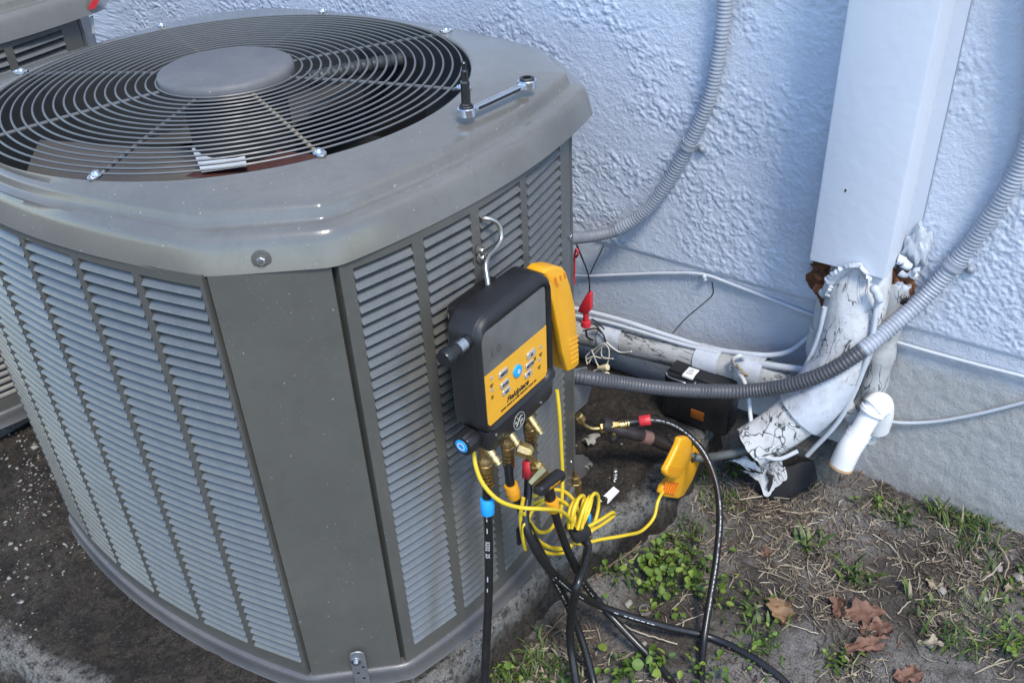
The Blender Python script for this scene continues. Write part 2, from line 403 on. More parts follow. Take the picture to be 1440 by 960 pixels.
def dup(o, parent=None):
    c = o.copy(); COL.objects.link(c); c.parent = parent
    for ch in list(o.children): dup(ch, c)
    return c
def text(body, size, o, ex, ey, name, mat, parent, off=.0004, bold=0, shear=0, align='CENTER'):
    cu = bpy.data.curves.new(name, 'FONT'); cu.body = body; cu.size = size; cu.extrude = .00008; cu.offset = bold; cu.shear = shear
    cu.align_x = align; cu.align_y = 'CENTER'; cu.resolution_u = 3
    ob = bpy.data.objects.new(name, cu); COL.objects.link(ob); bpy.context.view_layer.update()
    me = bpy.data.meshes.new_from_object(ob.evaluated_get(bpy.context.evaluated_depsgraph_get()))
    bpy.data.objects.remove(ob); bpy.data.curves.remove(cu)
    ex = nrm(ex); ey = nrm(ey - ex * (np.asarray(ey) @ ex)); ez = np.cross(ex, ey)
    mb = MB(); mb.add([np.asarray(o) + ex * v.co.x + ey * v.co.y + ez * (v.co.z + off) for v in me.vertices], [tuple(p.vertices) for p in me.polygons])
    bpy.data.meshes.remove(me)
    return mb.build(name, mat, parent, 0)
#@@SETTING
def gridmesh(name, V, mat, parent=None, smooth=True):
    a, b, _ = V.shape
    me = bpy.data.meshes.new(name); me.vertices.add(a * b); me.vertices.foreach_set('co', V.reshape(-1).astype(np.float32))
    i = np.arange(a - 1)[:, None] * b + np.arange(b - 1)[None, :]
    q = np.stack([i, i + 1, i + b + 1, i + b], -1).reshape(-1)
    nf = (a - 1) * (b - 1)
    me.loops.add(nf * 4); me.loops.foreach_set('vertex_index', q.astype(np.int32))
    me.polygons.add(nf); me.polygons.foreach_set('loop_start', np.arange(nf, dtype=np.int32) * 4)
    me.polygons.foreach_set('loop_total', np.full(nf, 4, np.int32))
    me.update(calc_edges=True); me.validate()
    me.materials.append(MT[mat])
    if smooth: me.shade_smooth()
    o = bpy.data.objects.new(name, me); COL.objects.link(o)
    if parent is not None: o.parent = parent; o.matrix_parent_inverse = Matrix.Translation(-parent.location)
    return o
def axis(lo, hi, step, outs, coarse):
    """fine inside lo..hi, growing cells out to outs."""
    c = list(np.arange(lo, hi + step / 2, step)); s = step
    a = [c[0]]
    while a[-1] > outs[0]: s *= coarse; a.append(a[-1] - s)
    s = step; b = [c[-1]]
    while b[-1] < outs[1]: s *= coarse; b.append(b[-1] + s)
    return np.array(a[::-1][:-1] + c + b[1:])

# ================================================================== SETTING
# ground: one sheet, finest where the dirt is seen close up
GX = axis(-.35, .80, .006, (-60, 60), 1.25); GY = axis(-1.50, -.42, .006, (-60, 60), 1.25)
def ground_h(X, Y):
    h = (fbm(X * 7, Y * 7, 4, 3) - .5) * .035 + (fbm(X * 40, Y * 40, 3, 9) - .5) * .010
    h = h + .030 * sstep(.56, .70, X) * sstep(-.55, -.75, Y)                # soil banked against the wall
    h = h + .012 * sstep(-.66, -.52, Y)
    return h * sstep(14, 3, np.hypot(X, Y)) - .004
X, Y = np.meshgrid(GX, GY, indexing='ij')
ground = gridmesh('ground', np.stack([X, Y, ground_h(X, Y)], -1), 'soil'); tag(ground, 'bare brown soil with dry litter beside the concrete pad', kind='structure')
def Gd(px, py, h=0.0):
    z = h
    for _ in range(6):
        q = P(px, py, z=z); z = float(ground_h(q[:1], q[1:2])[0]) + h
    return P(px, py, z=z)
def gz(x, y): return float(ground_h(np.array([x]), np.array([y]))[0])

# concrete pad under the unit, rough broken edges
SL0 = .105
def yedge(x): return -.492 - .075 * sstep(.04, .34, x) + .018 * (fbm(x * 9, 3.3 + 0 * x, 3, 5) - .5) + .05 * sstep(-.36, -.56, x) ** 2
def xedge(y): return -.575 - .10 * (y - .05) + .014 * (fbm(y * 9, 8.1 + 0 * y, 3, 6) - .5)
us = np.concatenate([[-4, -3, -2, -1], np.linspace(0, 1, 215), [2, 3, 4, 5]]); vs = np.concatenate([[-4, -3, -2, -1], np.linspace(0, 1, 330) ** 1.25])
U, V = np.meshgrid(us, vs, indexing='ij')
uc = np.clip(U, 0, 1); vc = np.clip(V, 0, 1)
yy = -.49 + vc * 2.9; x0 = xedge(yy); xx = x0 + uc * (.655 - x0)
xx = np.where(U > 1, .655 + 0 * xx, xx); y0 = yedge(xx); yy = y0 + vc * (2.4 - y0)
dz = SL0 + (fbm(xx * 16, yy * 16, 4, 21) - .5) * .016 + (fbm(xx * 70, yy * 70, 3, 22) - .5) * .006
k = np.maximum(np.where(V < 0, -V, 0), np.maximum(np.where(U < 0, -U, 0), np.where(U > 1, U - 1, 0)))
drop = np.interp(k, [0, 1, 2, 3, 4], [0, .012, .045, .085, .14]); outw = np.interp(k, [0, 1, 2, 3, 4], [0, .007, .011, .016, .020])
jit = 1 + 2.2 * (fbm(xx * 22 + U * .5, yy * 22 + V * .5, 3, 31) - .5)
yy = yy - np.where(V < 0, outw * jit, 0); xx = xx - np.where(U < 0, outw * jit, 0) + np.where(U > 1, outw * .4, 0)
edge_ = np.maximum(1 - (V * 2.9) / .055, 1 - (U * 1.23) / .07); edge_ = np.clip(np.where(k > 0, np.interp(k, [0, 1, 2, 3, 4], [1, 1, .45, .1, 0]), edge_), 0, 1)
slab = gridmesh('concrete_pad', np.stack([xx, yy, dz - drop], -1), 'slab'); at_ = slab.data.attributes.new('edge_wear', 'FLOAT', 'POINT'); at_.data.foreach_set('value', edge_.reshape(-1).astype(np.float32)); tag(slab, 'dark mould stained concrete pad with a crumbling edge', kind='structure')

# ------------------------------------------------------------------ house wall
WX = .69; LEDGE = .398
wall = thing('house_wall', 'pale blue painted stucco house wall above a smooth foundation', 'wall', (WX, -.2, 0))
wy = axis(-1.25, 1.30, .0026, (-3.2, 3.2), 1.12); wz = np.concatenate([np.arange(LEDGE, 1.13, .0026), np.linspace(1.18, 2.9, 40)])
Yw, Zw = np.meshgrid(wy, wz, indexing='ij')
a, b = Yw * .9 + Zw * .45, Zw * .9 - Yw * .45                             # trowelled on a slant
wx_, wy_ = a + .005 * (fbm(a * 95, b * 95, 2, 61) - .5), b + .005 * (fbm(a * 95, b * 95, 2, 62) - .5)
n1 = fbm(wx_ * 140, wy_ * 205, 3, 41); n2 = fbm(wx_ * 72 + 5, wy_ * 100, 2, 47); n3 = fbm(a * 230, b * 260, 2, 53)
ridge = 1 - np.abs(2 * fbm(wx_ * 105, wy_ * 150, 2, 71) - 1) * 4.0
h = .0015 * sstep(.47, .56, .66 * n1 + .34 * n2) + .0015 * np.clip(ridge, 0, 1) * sstep(.38, .54, n2) + .0010 * (n3 - .5)
h = .88 * h * (.35 + .65 * sstep(.36, .58, fbm(a * 8, b * 11, 3, 77)))
Xw = WX - h * sstep(0, .010, Zw - LEDGE) + .004 * sstep(.012, 0, Zw - LEDGE)
st = gridmesh('stucco', np.stack([Xw, Yw, Zw], -1), 'wall', wall)
fy = axis(-1.35, .75, .007, (-3.2, 3.2), 1.12); fz = np.concatenate([np.arange(-.12, LEDGE - .001, .007), [LEDGE - .001, LEDGE, LEDGE + .002]])
Yf, Zf = np.meshgrid(fy, fz, indexing='ij')
rough = sstep(-.74, -.9, Yf) * sstep(.40, .33, Zf)
Xf = WX + .004 - .0012 * (fbm(Yf * 60, Zf * 60, 3, 81) - .5) - .0038 * rough * (fbm(Yf * 75, Zf * 75, 3, 83) - .5) - .004 * (fbm(Yf * 5, Zf * 5, 2, 84) - .5)
gridmesh('foundation', np.stack([Xf, Yf, Zf], -1), 'found', wall)
mb = MB(); mb.box((WX + .07, 0, 1.4), (.10, 6.2, 2.9)); mb.build('wall_core', 'conc', wall)
for nm, pts in (('crack', [(849, 345), (843, 358), (836, 372), (827, 392)]), ('crack', [(1001, 396), (1003, 412), (985, 430), (966, 446), (946, 468)])):
    mb = MB(); mb.tube(spline(PP([(x, y, 'x', WX + .003) for x, y in pts]), .006), .0011, 5); mb.build(nm, 'steel_dark', wall)
# footing kerb against the wall, right of the pad
mb = MB(); b = bmesh.new(); bmesh.ops.create_cube(b, size=1)
for q in b.verts: q.co = Vector((.685 + q.co.x * .09, -.70 + q.co.y * .27, .02 + q.co.z * .13))
bmesh.ops.subdivide_edges(b, edges=list(b.edges), cuts=14, use_grid_fill=True)
for q in b.verts:
    q.co.x += .010 * (float(fbm(q.co.y * 20, q.co.z * 20, 3, 5)) - .5); q.co.z += .012 * (float(fbm(q.co.y * 16, q.co.x * 16, 3, 6)) - .5)
mb.bm(b); ft = mb.build('concrete_footing', 'conc', None); tag(ft, 'low concrete footing at the wall base behind the pipe', kind='structure')
#@@UNIT
# ================================================================== CONDENSER UNITS
def bow(p0, p1, sag, n):
    p0 = np.array(p0); p1 = np.array(p1); d = p1 - p0; nn = np.array([d[1], -d[0]]) / np.linalg.norm(d)
    return [p0 + d * t + nn * sag * 4 * t * (1 - t) for t in np.arange(n) / n]
def outline(A, B, Cc, D, E, F, G, H, sr, sl, soft=0, n=48):
    o = bow(A, B, 0, 14) + bow(B, Cc, sr, n) + bow(Cc, D, 0, 14) + bow(D, E, sl, n) + bow(E, F, 0, 14) + bow(F, G, sr, n) + bow(G, H, 0, 14) + bow(H, A, sl, n)
    o = np.array(o)
    for _ in range(soft): o = (np.roll(o, 1, 0) + 2 * o + np.roll(o, -1, 0)) / 4
    return o
def normals2(o):
    t = np.roll(o, -1, 0) - np.roll(o, 1, 0); n = np.stack([t[:, 1], -t[:, 0]], 1); return n / np.linalg.norm(n, axis=1, keepdims=True)
LIDO = outline((-.346, -.331), (-.249, -.449), (.312, -.452), (.410, -.335), (.400, .32), (.300, .425), (-.25, .425), (-.346, .31), .036, .045, 2)
BODO = outline((-.347, -.333), (-.245, -.445), (.25, -.445), (.345, -.33), (.345, .30), (.27, .40), (-.245, .40), (-.347, .315), .038, .041, 1)
def slat_mesh(L, name):
    prof = [(-.0112, .0073), (-.0070, .0043), (-.0026, .0004), (.0012, -.0040), (.0019, -.0054), (.0010, -.0064), (-.0040, -.0062)]
    rings = []
    for s, kz, kn in ((.0004, 1, 0), (L * .34, 1, .0002), (L * .66, 1, .0002), (L - .0004, 1, 0)):
        rings.append([(s, -(n + kn), z * kz) for n, z in prof])
    v = [q for r in rings for q in r]; n = len(prof)
    f = [(i * n + j, i * n + j + 1, (i + 1) * n + j + 1, (i + 1) * n + j) for i in range(3) for j in range(n - 1)]
    me = bpy.data.meshes.new(name); me.from_pydata(v, [], f); me.materials.append(MT['louver']); me.shade_smooth(); me.set_sharp_from_angle(angle=R_(48)); return me
ZLO, ZHI, ZB0, ZT0, NS = .142, .861, .170, .846, 42
RCOLS = [(-.226, -.143), (-.126, -.043), (-.026, .070), (.087, .204)]
LCOLS = [(-.327, -.240), (-.228, -.136), (-.124, -.026), (-.014, .085), (.097, .190), (.202, .296)]
def Fr(x): return np.array([x, -.445 - .038 * (1 - ((x - .0025) / .2475) ** 2)])
def Fl(y): return np.array([-.347 - .041 * (1 - ((y + .009) / .324) ** 2), y])
def rot90(t): return np.array([t[1], -t[0]])
def louver_panel(root, F, s0, s1, cols, single, flip):
    """one stamped side panel: sheet with openings, the slats are its children. single = set of (col,row) built one by one"""
    mb = MB(); brk = [s0] + [q for c in cols for q in c] + [s1]; zb = [ZLO, ZB0, ZT0, ZHI]
    def fr(s):
        t = nrm(F(s + .001) - F(s - .001)); n = rot90(t) if not flip else -rot90(t); return F(s), t, n
    for i in range(len(brk) - 1):
        hole = i % 2 == 1; ss = np.linspace(brk[i], brk[i + 1], 5)
        for (z0, z1, mid) in ((ZLO, ZB0, 0), (ZB0, ZT0, 1), (ZT0, ZHI, 0)):
            if hole and mid: continue
            mb.grid([[(*F(s), z0), (*F(s), z1)] for s in ss], False)
        if hole:
            for s in (brk[i], brk[i + 1]):
                p, t, n = fr(s); q = p - n * .012; mb.grid([[(*p, ZB0), (*p, ZT0)], [(*q, ZB0), (*q, ZT0)]], False)
            for z in (ZB0, ZT0):
                mb.grid([[(*F(s), z), (*(F(s) - fr(s)[2] * .012), z)] for s in ss], False)
    for s in (s0, s1):
        p, t, n = fr(s); q = p - n * .018; mb.grid([[(*p, ZLO), (*p, ZHI)], [(*q, ZLO), (*q, ZHI)]], False)
    mb.grid([[(*F(s), ZHI), (*(F(s) - fr(s)[2] * .018), ZHI)] for s in np.linspace(s0, s1, 16)], False)
    pan = mb.build('louver_panel', 'cab', root, 25)
    rest = MB(); pz = (ZT0 - ZB0) / NS; rootz = root.location.z
    for ci, (a, b) in enumerate(cols):
        p0, p1 = F(a), F(b); mid, t, n = fr((a + b) / 2); d = nrm(p1 - p0); L = np.linalg.norm(p1 - p0)
        if flip: p0, d = p1, -d
        me = slat_mesh(L, 'louver'); ang = math.atan2(d[1], d[0])
        for r in range(NS):
            z = ZT0 - pz * (r + .5)
            if (ci, r) in single:
                o = bpy.data.objects.new('louver', me); COL.objects.link(o); o.parent = pan
                o.location = (p0[0], p0[1], z - rootz); o.rotation_euler = (random.gauss(0, .025), 0, ang)
            else:
                base = np.array([p0[0], p0[1], z]); dx = np.array([d[0], d[1], 0]); dy = np.array([-d[1], d[0], 0])
                rest.add([base + dx * v.co.x + dy * v.co.y + np.array([0, 0, v.co.z]) for v in me.vertices], [tuple(p.vertices) for p in me.polygons])
    if rest.v: tag(rest.build('louver_rows', 'louver', pan), kind='stuff')
    return pan
def screw(root, p, n, name='screw', r=.0062, mat='zinc', washer='cab'):
    mb = MB(); p = np.asarray(p, float); n = nrm(n)
    mb.lathe(p, n, [(-.001, r * 1.9), (.0008, r * 1.8), (.0012, r * 1.2)], 18, 1)
    mb.lathe(p, n, [(0, r * .92), (.0045, r * .92), (.0052, r * .8)], 6, 0); mb.lathe(p + n * .0052, n, [(0, r * .5), (.0006, r * .45)], 10, 1)
    return mb.build(name, [mat, washer], root, 30)
RF = .362
def make_unit(label, full=True):
    u = thing('condenser_unit', label, 'air conditioner', (0, 0, SL0 + .002), 'outdoor condenser units on the pad')
    # --- lid
    n2 = normals2(LIDO); rad = np.linalg.norm(LIDO, axis=1); ang = np.arctan2(LIDO[:, 1], LIDO[:, 0])
    g = np.clip((rad - RF - .002) / .050, .35, 1)
    for _ in range(60): g = (np.roll(g, 1) + 2 * g + np.roll(g, -1)) / 4
    g = g[:, None]
    mb = MB(); rings = []
    for z, ins in ((.868, .010), (.859, .004), (.858, .0015), (.8585, 0), (.886, .007), (.893, .0095), (.8985, .013), (.9015, .018), (.9022, .030), (.9032, .0335), (.906, .0355), (.914, .0375), (.9190, .040), (.9215, .046)):
        q = LIDO - n2 * (ins * (g if ins > .016 else 1)); rings.append(np.column_stack([q, np.full(len(q), z)]))
    fl = np.linalg.norm(rings[-1][:, :2], axis=1)
    for z, r, fq in ((.9262, .384, .45), (.929, .373, .22), (.9305, .367, .10), (.9300, .364, .04), (.927, RF, 0), (.912, RF, 0), (.905, RF + .004, 0)):
        rr = RF + ((r - RF) ** -3.0 + (np.maximum(fl - RF, .004) * fq) ** -3.0) ** (-1 / 3) if fq else np.full(len(fl), r); rings.append(np.column_stack([rr * np.cos(ang), rr * np.sin(ang), np.full(len(ang), z)]))
    mb.grid(rings, True); lid = mb.build('lid', 'lid', u, 50)
    screw(lid, (*((LIDO[6] + LIDO[7]) / 2 * .993), .873), (-.76, -.65, .05))
    p = P(789, 171, y=-.459); screw(lid, p, (.05, -1, .1)); 
    if full:
        p = P(3, 297, x=-.381); screw(lid, p, (-1, 0, .1))
    # --- corner posts and panels
    mb = MB(); a, b = np.array((-.345, -.3345)), np.array((-.2465, -.4435)); d = nrm(b - a); n = np.array([d[1], -d[0]])
    a1, b1 = a + d * .0035, b - d * .0045; ins = [a1 - n * .018, a1, b1, b1 - n * .018]
    mb.grid([[(*q, z) for q in ins] for z in (ZLO - .002, ZHI - .002)], False)
    mb.grid([[(*a1, ZHI - .002), (*b1, ZHI - .002)], [(*(a1 - n * .018), ZHI - .002), (*(b1 - n * .018), ZHI - .002)]], False)
    mb.build('corner_panel', 'cab', u, 25)
    mb = MB(); mb.grid([[(*q, z) for q in ((.2515, -.434), (.2515, -.4445), (.258, -.4445), (.262, -.438), (.345, -.33))] for z in (ZLO, ZHI)], False); mb.build('corner_post', 'cab', u, 25)
    i0 = 14 + 48 + 14
    mb = MB(); mb.grid([[(*q, z) for q in BODO[i0 - 2:]] for z in (ZLO, ZHI)] if not full else [[(*q, z) for q in BODO[i0 - 2:-49]] for z in (ZLO, ZHI)], False); mb.build('back_panel', 'cab', u, 40)
    # --- base pan
    n3 = normals2(BODO); mb = MB()
    mb.grid([np.column_stack([BODO + n3 * k, np.full(len(BODO), z)]) for k, z in ((-.012, .1425), (-.002, .1425), (.0045, .1405), (.0065, .136), (.0058, .127), (.0065, .112), (.009, .108), (.0085, .1065), (.002, .1065))], True)
    mb.build('base_pan', 'base', u, 50)
    mb = MB(); mb.grid([np.column_stack([BODO - n3 * .030, np.full(len(BODO), z)]) for z in (.12, .872)], True); mb.build('coil', 'dark', u)
    # --- side panels with slats
    if full:
        s = {(c, r) for c in range(4) for r in range(NS)}
        louver_panel(u, Fr, -.243, .2495, RCOLS, s, False)
        louver_panel(u, Fl, -.3325, .314, LCOLS, {(c, r) for c in range(3) for r in range(NS)}, True)
    else:
        louver_panel(u, Fr, -.243, .2495, RCOLS, {(0, r) for r in range(20, NS)} | {(3, 0), (3, 1), (2, 0), (2, 1)}, False)
    # --- fan
    mb = MB(); rr = [(z, r) for z, r in ((.926, RF), (.90, RF), (.72, RF + .002))]
    mb.lathe((0, 0, 0), (0, 0, 1), [(.927, RF - .001), (.88, RF - .001), (.72, RF)], 96, 0, False); mb.build('fan_shroud', 'shroud', u)
    mb = MB(); mb.lathe((0, 0, 0), (0, 0, 1), [(.700, .001), (.7001, .33), (.71, RF + .01)], 48, 0, False); mb.build('fan_deck', 'dark', u)
    mb = MB(); mb.lathe((0, 0, 0), (0, 0, 1), [(.70, .075), (.90, .078), (.905, .06), (.915, .05)], 32, 0, True); mb.build('fan_motor', 'dark', u)
    for k in range(3 if full else 1):
        mb = MB(); rings = []; a0 = R_(150) + k * 2 * math.pi / 3
        for i in range(13):
            t = i / 12; rings.append([])
            for j in range(9):
                r = .07 + (.335 - .07) * j / 8; sp = .95 + .55 * (j / 8); a = a0 + (t - .5) * sp + .25 * (j / 8)
                rings[-1].append((r * math.cos(a), r * math.sin(a), .80 + (.5 - t) * .085 * (.5 + .5 * j / 8) - .02 * 4 * t * (1 - t)))
        mb.grid(rings, False); v = len(mb.v); mb.build('fan_blade', 'blade', u)
    # --- wire grille
    cz = lambda r: .9335 + .010 * (1 - (r / .36) ** 2)
    radii = np.linspace(.108, .350, 18)
    for r in radii:
        mb = MB(); N = 128; pts = [np.array([r * math.cos(q), r * math.sin(q), cz(r)]) for q in 2 * np.pi * np.arange(N) / N]
        mb.grid([[p + .00160 * (math.cos(c) * np.array([p[0] / r, p[1] / r, 0]) + math.sin(c) * np.array([0, 0, 1])) for c in (0, 1.26, 2.51, 3.77, 5.03)] for p in pts + pts[:1]], True)
        mb.build('grille_ring', 'wire', u)
    for k, (x, y) in enumerate([tuple(P(a_, b_, z=.934)[:2]) for a_, b_ in ((647, 122), (447, 212), (137, 243), (-20, 192), (32, 100), (228, 36), (453, 16), (625, 43))]):
        a = np.array([x, y]) / math.hypot(x, y); mb = MB(); d = math.hypot(x, y)
        mb.tube([np.array([*(a * r), cz(r) - .0042]) for r in np.linspace(.098, d, 12)], .0027, 8)
        sp = mb.build('grille_spoke', 'rustwire' if k in (1, 5) else 'wire', u)
        mb = MB(); e = np.array([*(a * d), .9325]); tt = np.array([-a[1], a[0], 0]); aa = np.array([*a, 0])
        mb.tube(spline([e - aa * .006 + tt * .004, e + aa * .008 + tt * .006, e + aa * .016, e + aa * .008 - tt * .006, e - aa * .006 - tt * .004], .003), .0022, 7)
        mb.lathe(e + aa * .003, (0, 0, 1), [(-.003, .006), (.002, .006), (.005, .004)], 8)
        mb.build('clip', 'zinc', sp)
    mb = MB(); mb.lathe((-.004, .002, 0), (0, 0, 1), [(.936, .101), (.947, .101), (.952, .0995), (.9545, .095), (.9552, .088), (.9555, .001)], 64); mb.build('hub_cap', 'hub', u, 60)
    return u, lid
unit, lid = make_unit('large grey green condenser unit in front with wire fan grille on top')
mb = MB(); pts = spline(PP([(432, 112, 'z', .87), (520, 92, 'z', .865), (585, 80, 'z', .865), (646, 68, 'z', .86)]), .003)
mb.tube(pts, [.0125 + .0012 * math.sin(i * 1.6) for i in range(len(pts))], 12); mb.build('motor_conduit', 'shroud', unit)
q = PP([(269, 207, 'z', .842), (341, 204, 'z', .846), (347, 232, 'z', .835), (283, 241, 'z', .83)]); mb = MB(); mb.add(q + [x - np.array([0, 0, .002]) for x in q], [(0, 1, 2, 3), (7, 6, 5, 4), (0, 4, 5, 1), (1, 5, 6, 2), (2, 6, 7, 3), (3, 7, 4, 0)]); mb.build('warning_sticker', 'sticker', unit, 0)
q = PP([(258, 245, 'z', .828), (347, 203, 'z', .845), (450, 215, 'z', .83), (430, 250, 'z', .81)]); mb = MB(); mb.add([x - np.array([0, 0, .004]) for x in q], [(0, 1, 2, 3)]); MT['redblade'] = plain('dark_red_primer', (.07, .022, .018), .5); mb.build('wiring_plate', 'redblade', unit, 0)
# tie-down strap on the near corner
a, b = np.array((-.345, -.3345)), np.array((-.2465, -.4435)); d = nrm(b - a); n = np.array([d[1], -d[0]]); ex = np.array([*d, 0]); ez = np.array([*n, 0])
c0 = P(507, 945, y=-.40); s = (c0[:2] - a) @ d; o = np.array([*(a + d * s + n * .0085), 0])
prof = [(-.0115, .06), (.0115, .06), (.0115, .186), (.0105, .1915), (.007, .1955), (0, .197), (-.007, .1955), (-.0105, .1915), (-.0115, .186)]
mb = MB(); mb.prism(prof, o, ex, np.array([0, 0, 1.]), ez, .0022, .0006, 1); stp = mb.build('tie_down_strap', 'galv', unit, 30)
mb = MB(); 
for hx, hz in ((.006, .160), (-.003, .147), (.004, .133)): mb.cyl(o + ex * hx + np.array([0, 0, hz]) + ez * .0015, o + ex * hx + np.array([0, 0, hz]) + ez * .0026, .0024, n=10)
mb.build('hole', 'dark', stp); screw(stp, o + ex * -.003 + np.array([0, 0, .175]) + ez * .0022, ez, r=.0042, washer='zinc')
screw(unit, P(800.5, 333, y=-.4445), (0, -1, 0), r=.0055)
screw(unit, P(800.5, 648, y=-.4445), (0, -1, 0), r=.0035)
for x, y in ((675, 352), (676, 362)): screw(unit, P(x, y, y=-.485), (0, -1, 0), r=.004)
# service valve cluster at the right rear corner: plates, brass valve, ports
mb = MB(); q = [(806, 520), (826, 516), (833, 540), (826, 566), (808, 582), (806, 560)]; c = [P(x, y, y=-.425) for x, y in q]
mb.prism([(p[0] - c[0][0], p[2] - c[0][2]) for p in c], c[0], (1, 0, 0), (0, 0, 1), (0, 1, 0), .004, .0008, 1); mb.build('valve_bracket', 'galv', unit, 30)
mb = MB(); q = [(806, 640), (822, 640), (836, 652), (842, 672), (838, 690), (826, 702), (806, 706)]; c = [P(x, y, y=-.432) for x, y in q]
mb.prism([(p[0] - c[0][0], p[2] - c[0][2]) for p in c], c[0], (1, 0, 0), (0, 0, 1), (0, 1, 0), .006, .0015, 2); mb.build('valve_cover', 'base', unit, 30)
mb = MB(); a = P(809, 664, y=-.452); b = P(813, 708, y=-.452); d = nrm(b - a); L = np.linalg.norm(b - a)
mb.lathe(a, d, [(-.004, .002), (0, .003), (.012, .0042), (.013, .0075), (.022, .009), (.026, .009), (.027, .0105), (.040, .0105), (.041, .009), (L, .0088), (L + .012, .0085), (L + .013, .007), (L + .03, .007)], 6); mb.build('service_valve', 'brassdk', unit, 20)
mb = MB(); mb.lathe(P(829, 690, y=-.44), (.6, -.75, .1), [(-.01, .011), (.012, .0115), (.016, .010)], 16); mb.build('valve_cap', 'rubber', unit, 35)

unit2, lid2 = make_unit('second grey condenser unit behind with a red sticker on its lid corner', False)
unit2.location = (-.075, 1.135, SL0 + .047)
mb = MB(); mb.box((0, 0, .05), (.80, .84, .055), .006); rz = mb.build('riser_slab', 'conc', None, 30, origin=(0, 0, .05)); rz.location = (-.05, 1.13, SL0 + .022); tag(rz, 'thin concrete riser slab under the second condenser unit', 'slab')
def facequad(px, yv, name, mat, parent, back=.0012):
    q = [P(a, b, y=yv) for a, b in px]; c = q[0]
    off = np.array([0, 0, 0]) if parent is None else np.zeros(3)
    mb = MB(); mb.prism([(p[0] - c[0], p[2] - c[2]) for p in q], c, (1, 0, 0), (0, 0, 1), (0, 1, 0), back); return mb.build(name, mat, parent, 0)
for nm, mt, qd, yv in (('red_sticker', 'red', [(134, -6), (144, -8), (134, 12), (127, 15), (125, 10)], .672), ('label_sticker', 'wprint', [(127, 24), (131, 22), (134, 46), (130, 48)], .688)):
    o = facequad(qd, yv, nm, mt, unit2); o.location = -np.array(unit2.location) + np.array((0, 0, SL0 + .002)) * 0 + np.array(o.location)
    o.location = Vector((0, 0, 0)); 
#@@OBJECTS
EX, EY, EZ = np.array([1., 0, 0]), np.array([0, 1., 0]), np.array([0, 0, 1.])
def xz(pts, yv): return [P(a, b, y=yv) for a, b in pts]
def yprism(mb, pts, o, depth, bev=0, seg=2, mi=0):
    """polygon given as world points on a plane y = const, extruded away from the viewer (+y)"""
    return mb.prism([(p[0] - o[0], p[2] - o[2]) for p in pts], o, EX, EZ, EY, depth, bev, seg, mi)
def rrect(x0, x1, z0, z1, r, n=5):
    out = []
    for cx, cz, a0 in ((x1 - r, z0 + r, -90), (x1 - r, z1 - r, 0), (x0 + r, z1 - r, 90), (x0 + r, z0 + r, 180)):
        out += [(cx + r * math.cos(R_(a0 + 90 * k / n)), cz + r * math.sin(R_(a0 + 90 * k / n))) for k in range(n + 1)]
    return out
# ================================================================== TOOLS ON THE LID
wa, wb = P(656, 154, z=.942), P(741, 114, z=.943)
wr = thing('ratchet_wrench', 'chrome double ring ratchet wrench lying on the condenser lid', 'wrench', (*wa[:2], .9325))
d = nrm(wb - wa); d[2] = 0; d = nrm(d); sd = np.array([-d[1], d[0], 0]); L = np.linalg.norm((wb - wa)[:2])
def ringplate(mb, c, r0, r1, z0, z1, n=24, mi=0):
    mb.lathe((*c[:2], 0), (0, 0, 1), [(z0, r0), (z0, r1 - .001), (z0 + .001, r1), (z1 - .001, r1), (z1, r1 - .001), (z1, r0), (z0, r0)], n, mi, False)
zl = .9325
mb = MB(); prof = [(.009, .0055), (.016, .0048), (L * .3, .0052), (L * .7, .0056), (L - .018, .0056), (L - .011, .0066)]
poly = [(t, -h) for t, h in prof] + [(t, h) for t, h in prof[::-1]]
o = np.array([*wa[:2], zl + .003]); mb.prism(poly, o, d, sd, EZ, .0062, .0012, 2); h = mb.build('handle', 'chrome', wr, 40)
mb = MB(); poly2 = [(t, -h * .55) for t, h in prof[1:-1]] + [(t, h * .55) for t, h in prof[1:-1][::-1]]; mb.prism(poly2, o + EZ * .0062, d, sd, EZ, .0003, 0); mb.build('recessed_panel', 'galv', h, 0)
mb = MB(); mb.prism([(t, .0012) for t in (.02, L - .022)] + [(t, .0048) for t in (L - .022, .02)], o - sd * .0060, d, EZ, sd, .0012); mb.build('side_groove', 'black', h, 0)
text('10 mm 8', .0062, o + d * L * .5 + EZ * .0066, d, sd, 'stamped_size', 'chrome', h, .0001)
for c, r in ((wa, .0125), (wb, .0135)):
    mb = MB(); ringplate(mb, c, r * .62, r, zl + .001, zl + .0125); rg = mb.build('ring_head', 'chrome', wr, 40)
    mb = MB(); ringplate(mb, c, r * .48, r * .8, zl + .0005, zl + .0155, 12); mb.lathe((*c[:2], 0), EZ, [(zl + .006, r * .5), (zl + .0065, .001)], 12, 0, False); mb.build('ratchet_gear', 'steel_dark', rg, 20)
bt = thing('hex_driver_bit', 'dark hex driver bit standing upright in the ratchet wrench ring', 'driver bit', (*wa[:2], zl + .01))
top = P(652, 89, z=1.006); ax = nrm(np.array([wa[0], wa[1], zl + .006]) * 0 + np.array([0.0, 0.0, 1.0]) + .0 * EX)
bl = np.array([*wa[:2], zl + .008]); ax = nrm(np.array([top[0], top[1], 1.006]) - bl)
mb = MB(); mb.lathe(bl, ax, [(0, .0075), (.010, .0078), (.011, .0062), (.038, .0060), (.040, .0064), (.0405, .0064), (.043, .0050)], 6); mb.build('shank', 'steel_dark', bt, 20)
mb = MB(); mb.lathe(bl, ax, [(.043, .0046), (.056, .0044), (.058, .0030), (.062, .0028)], 12); mb.lathe(bl, ax, [(.061, .0030), (.064, .0033), (.067, .0030), (.068, .002)], 12); mb.build('tip', 'steel_dark', bt, 30)

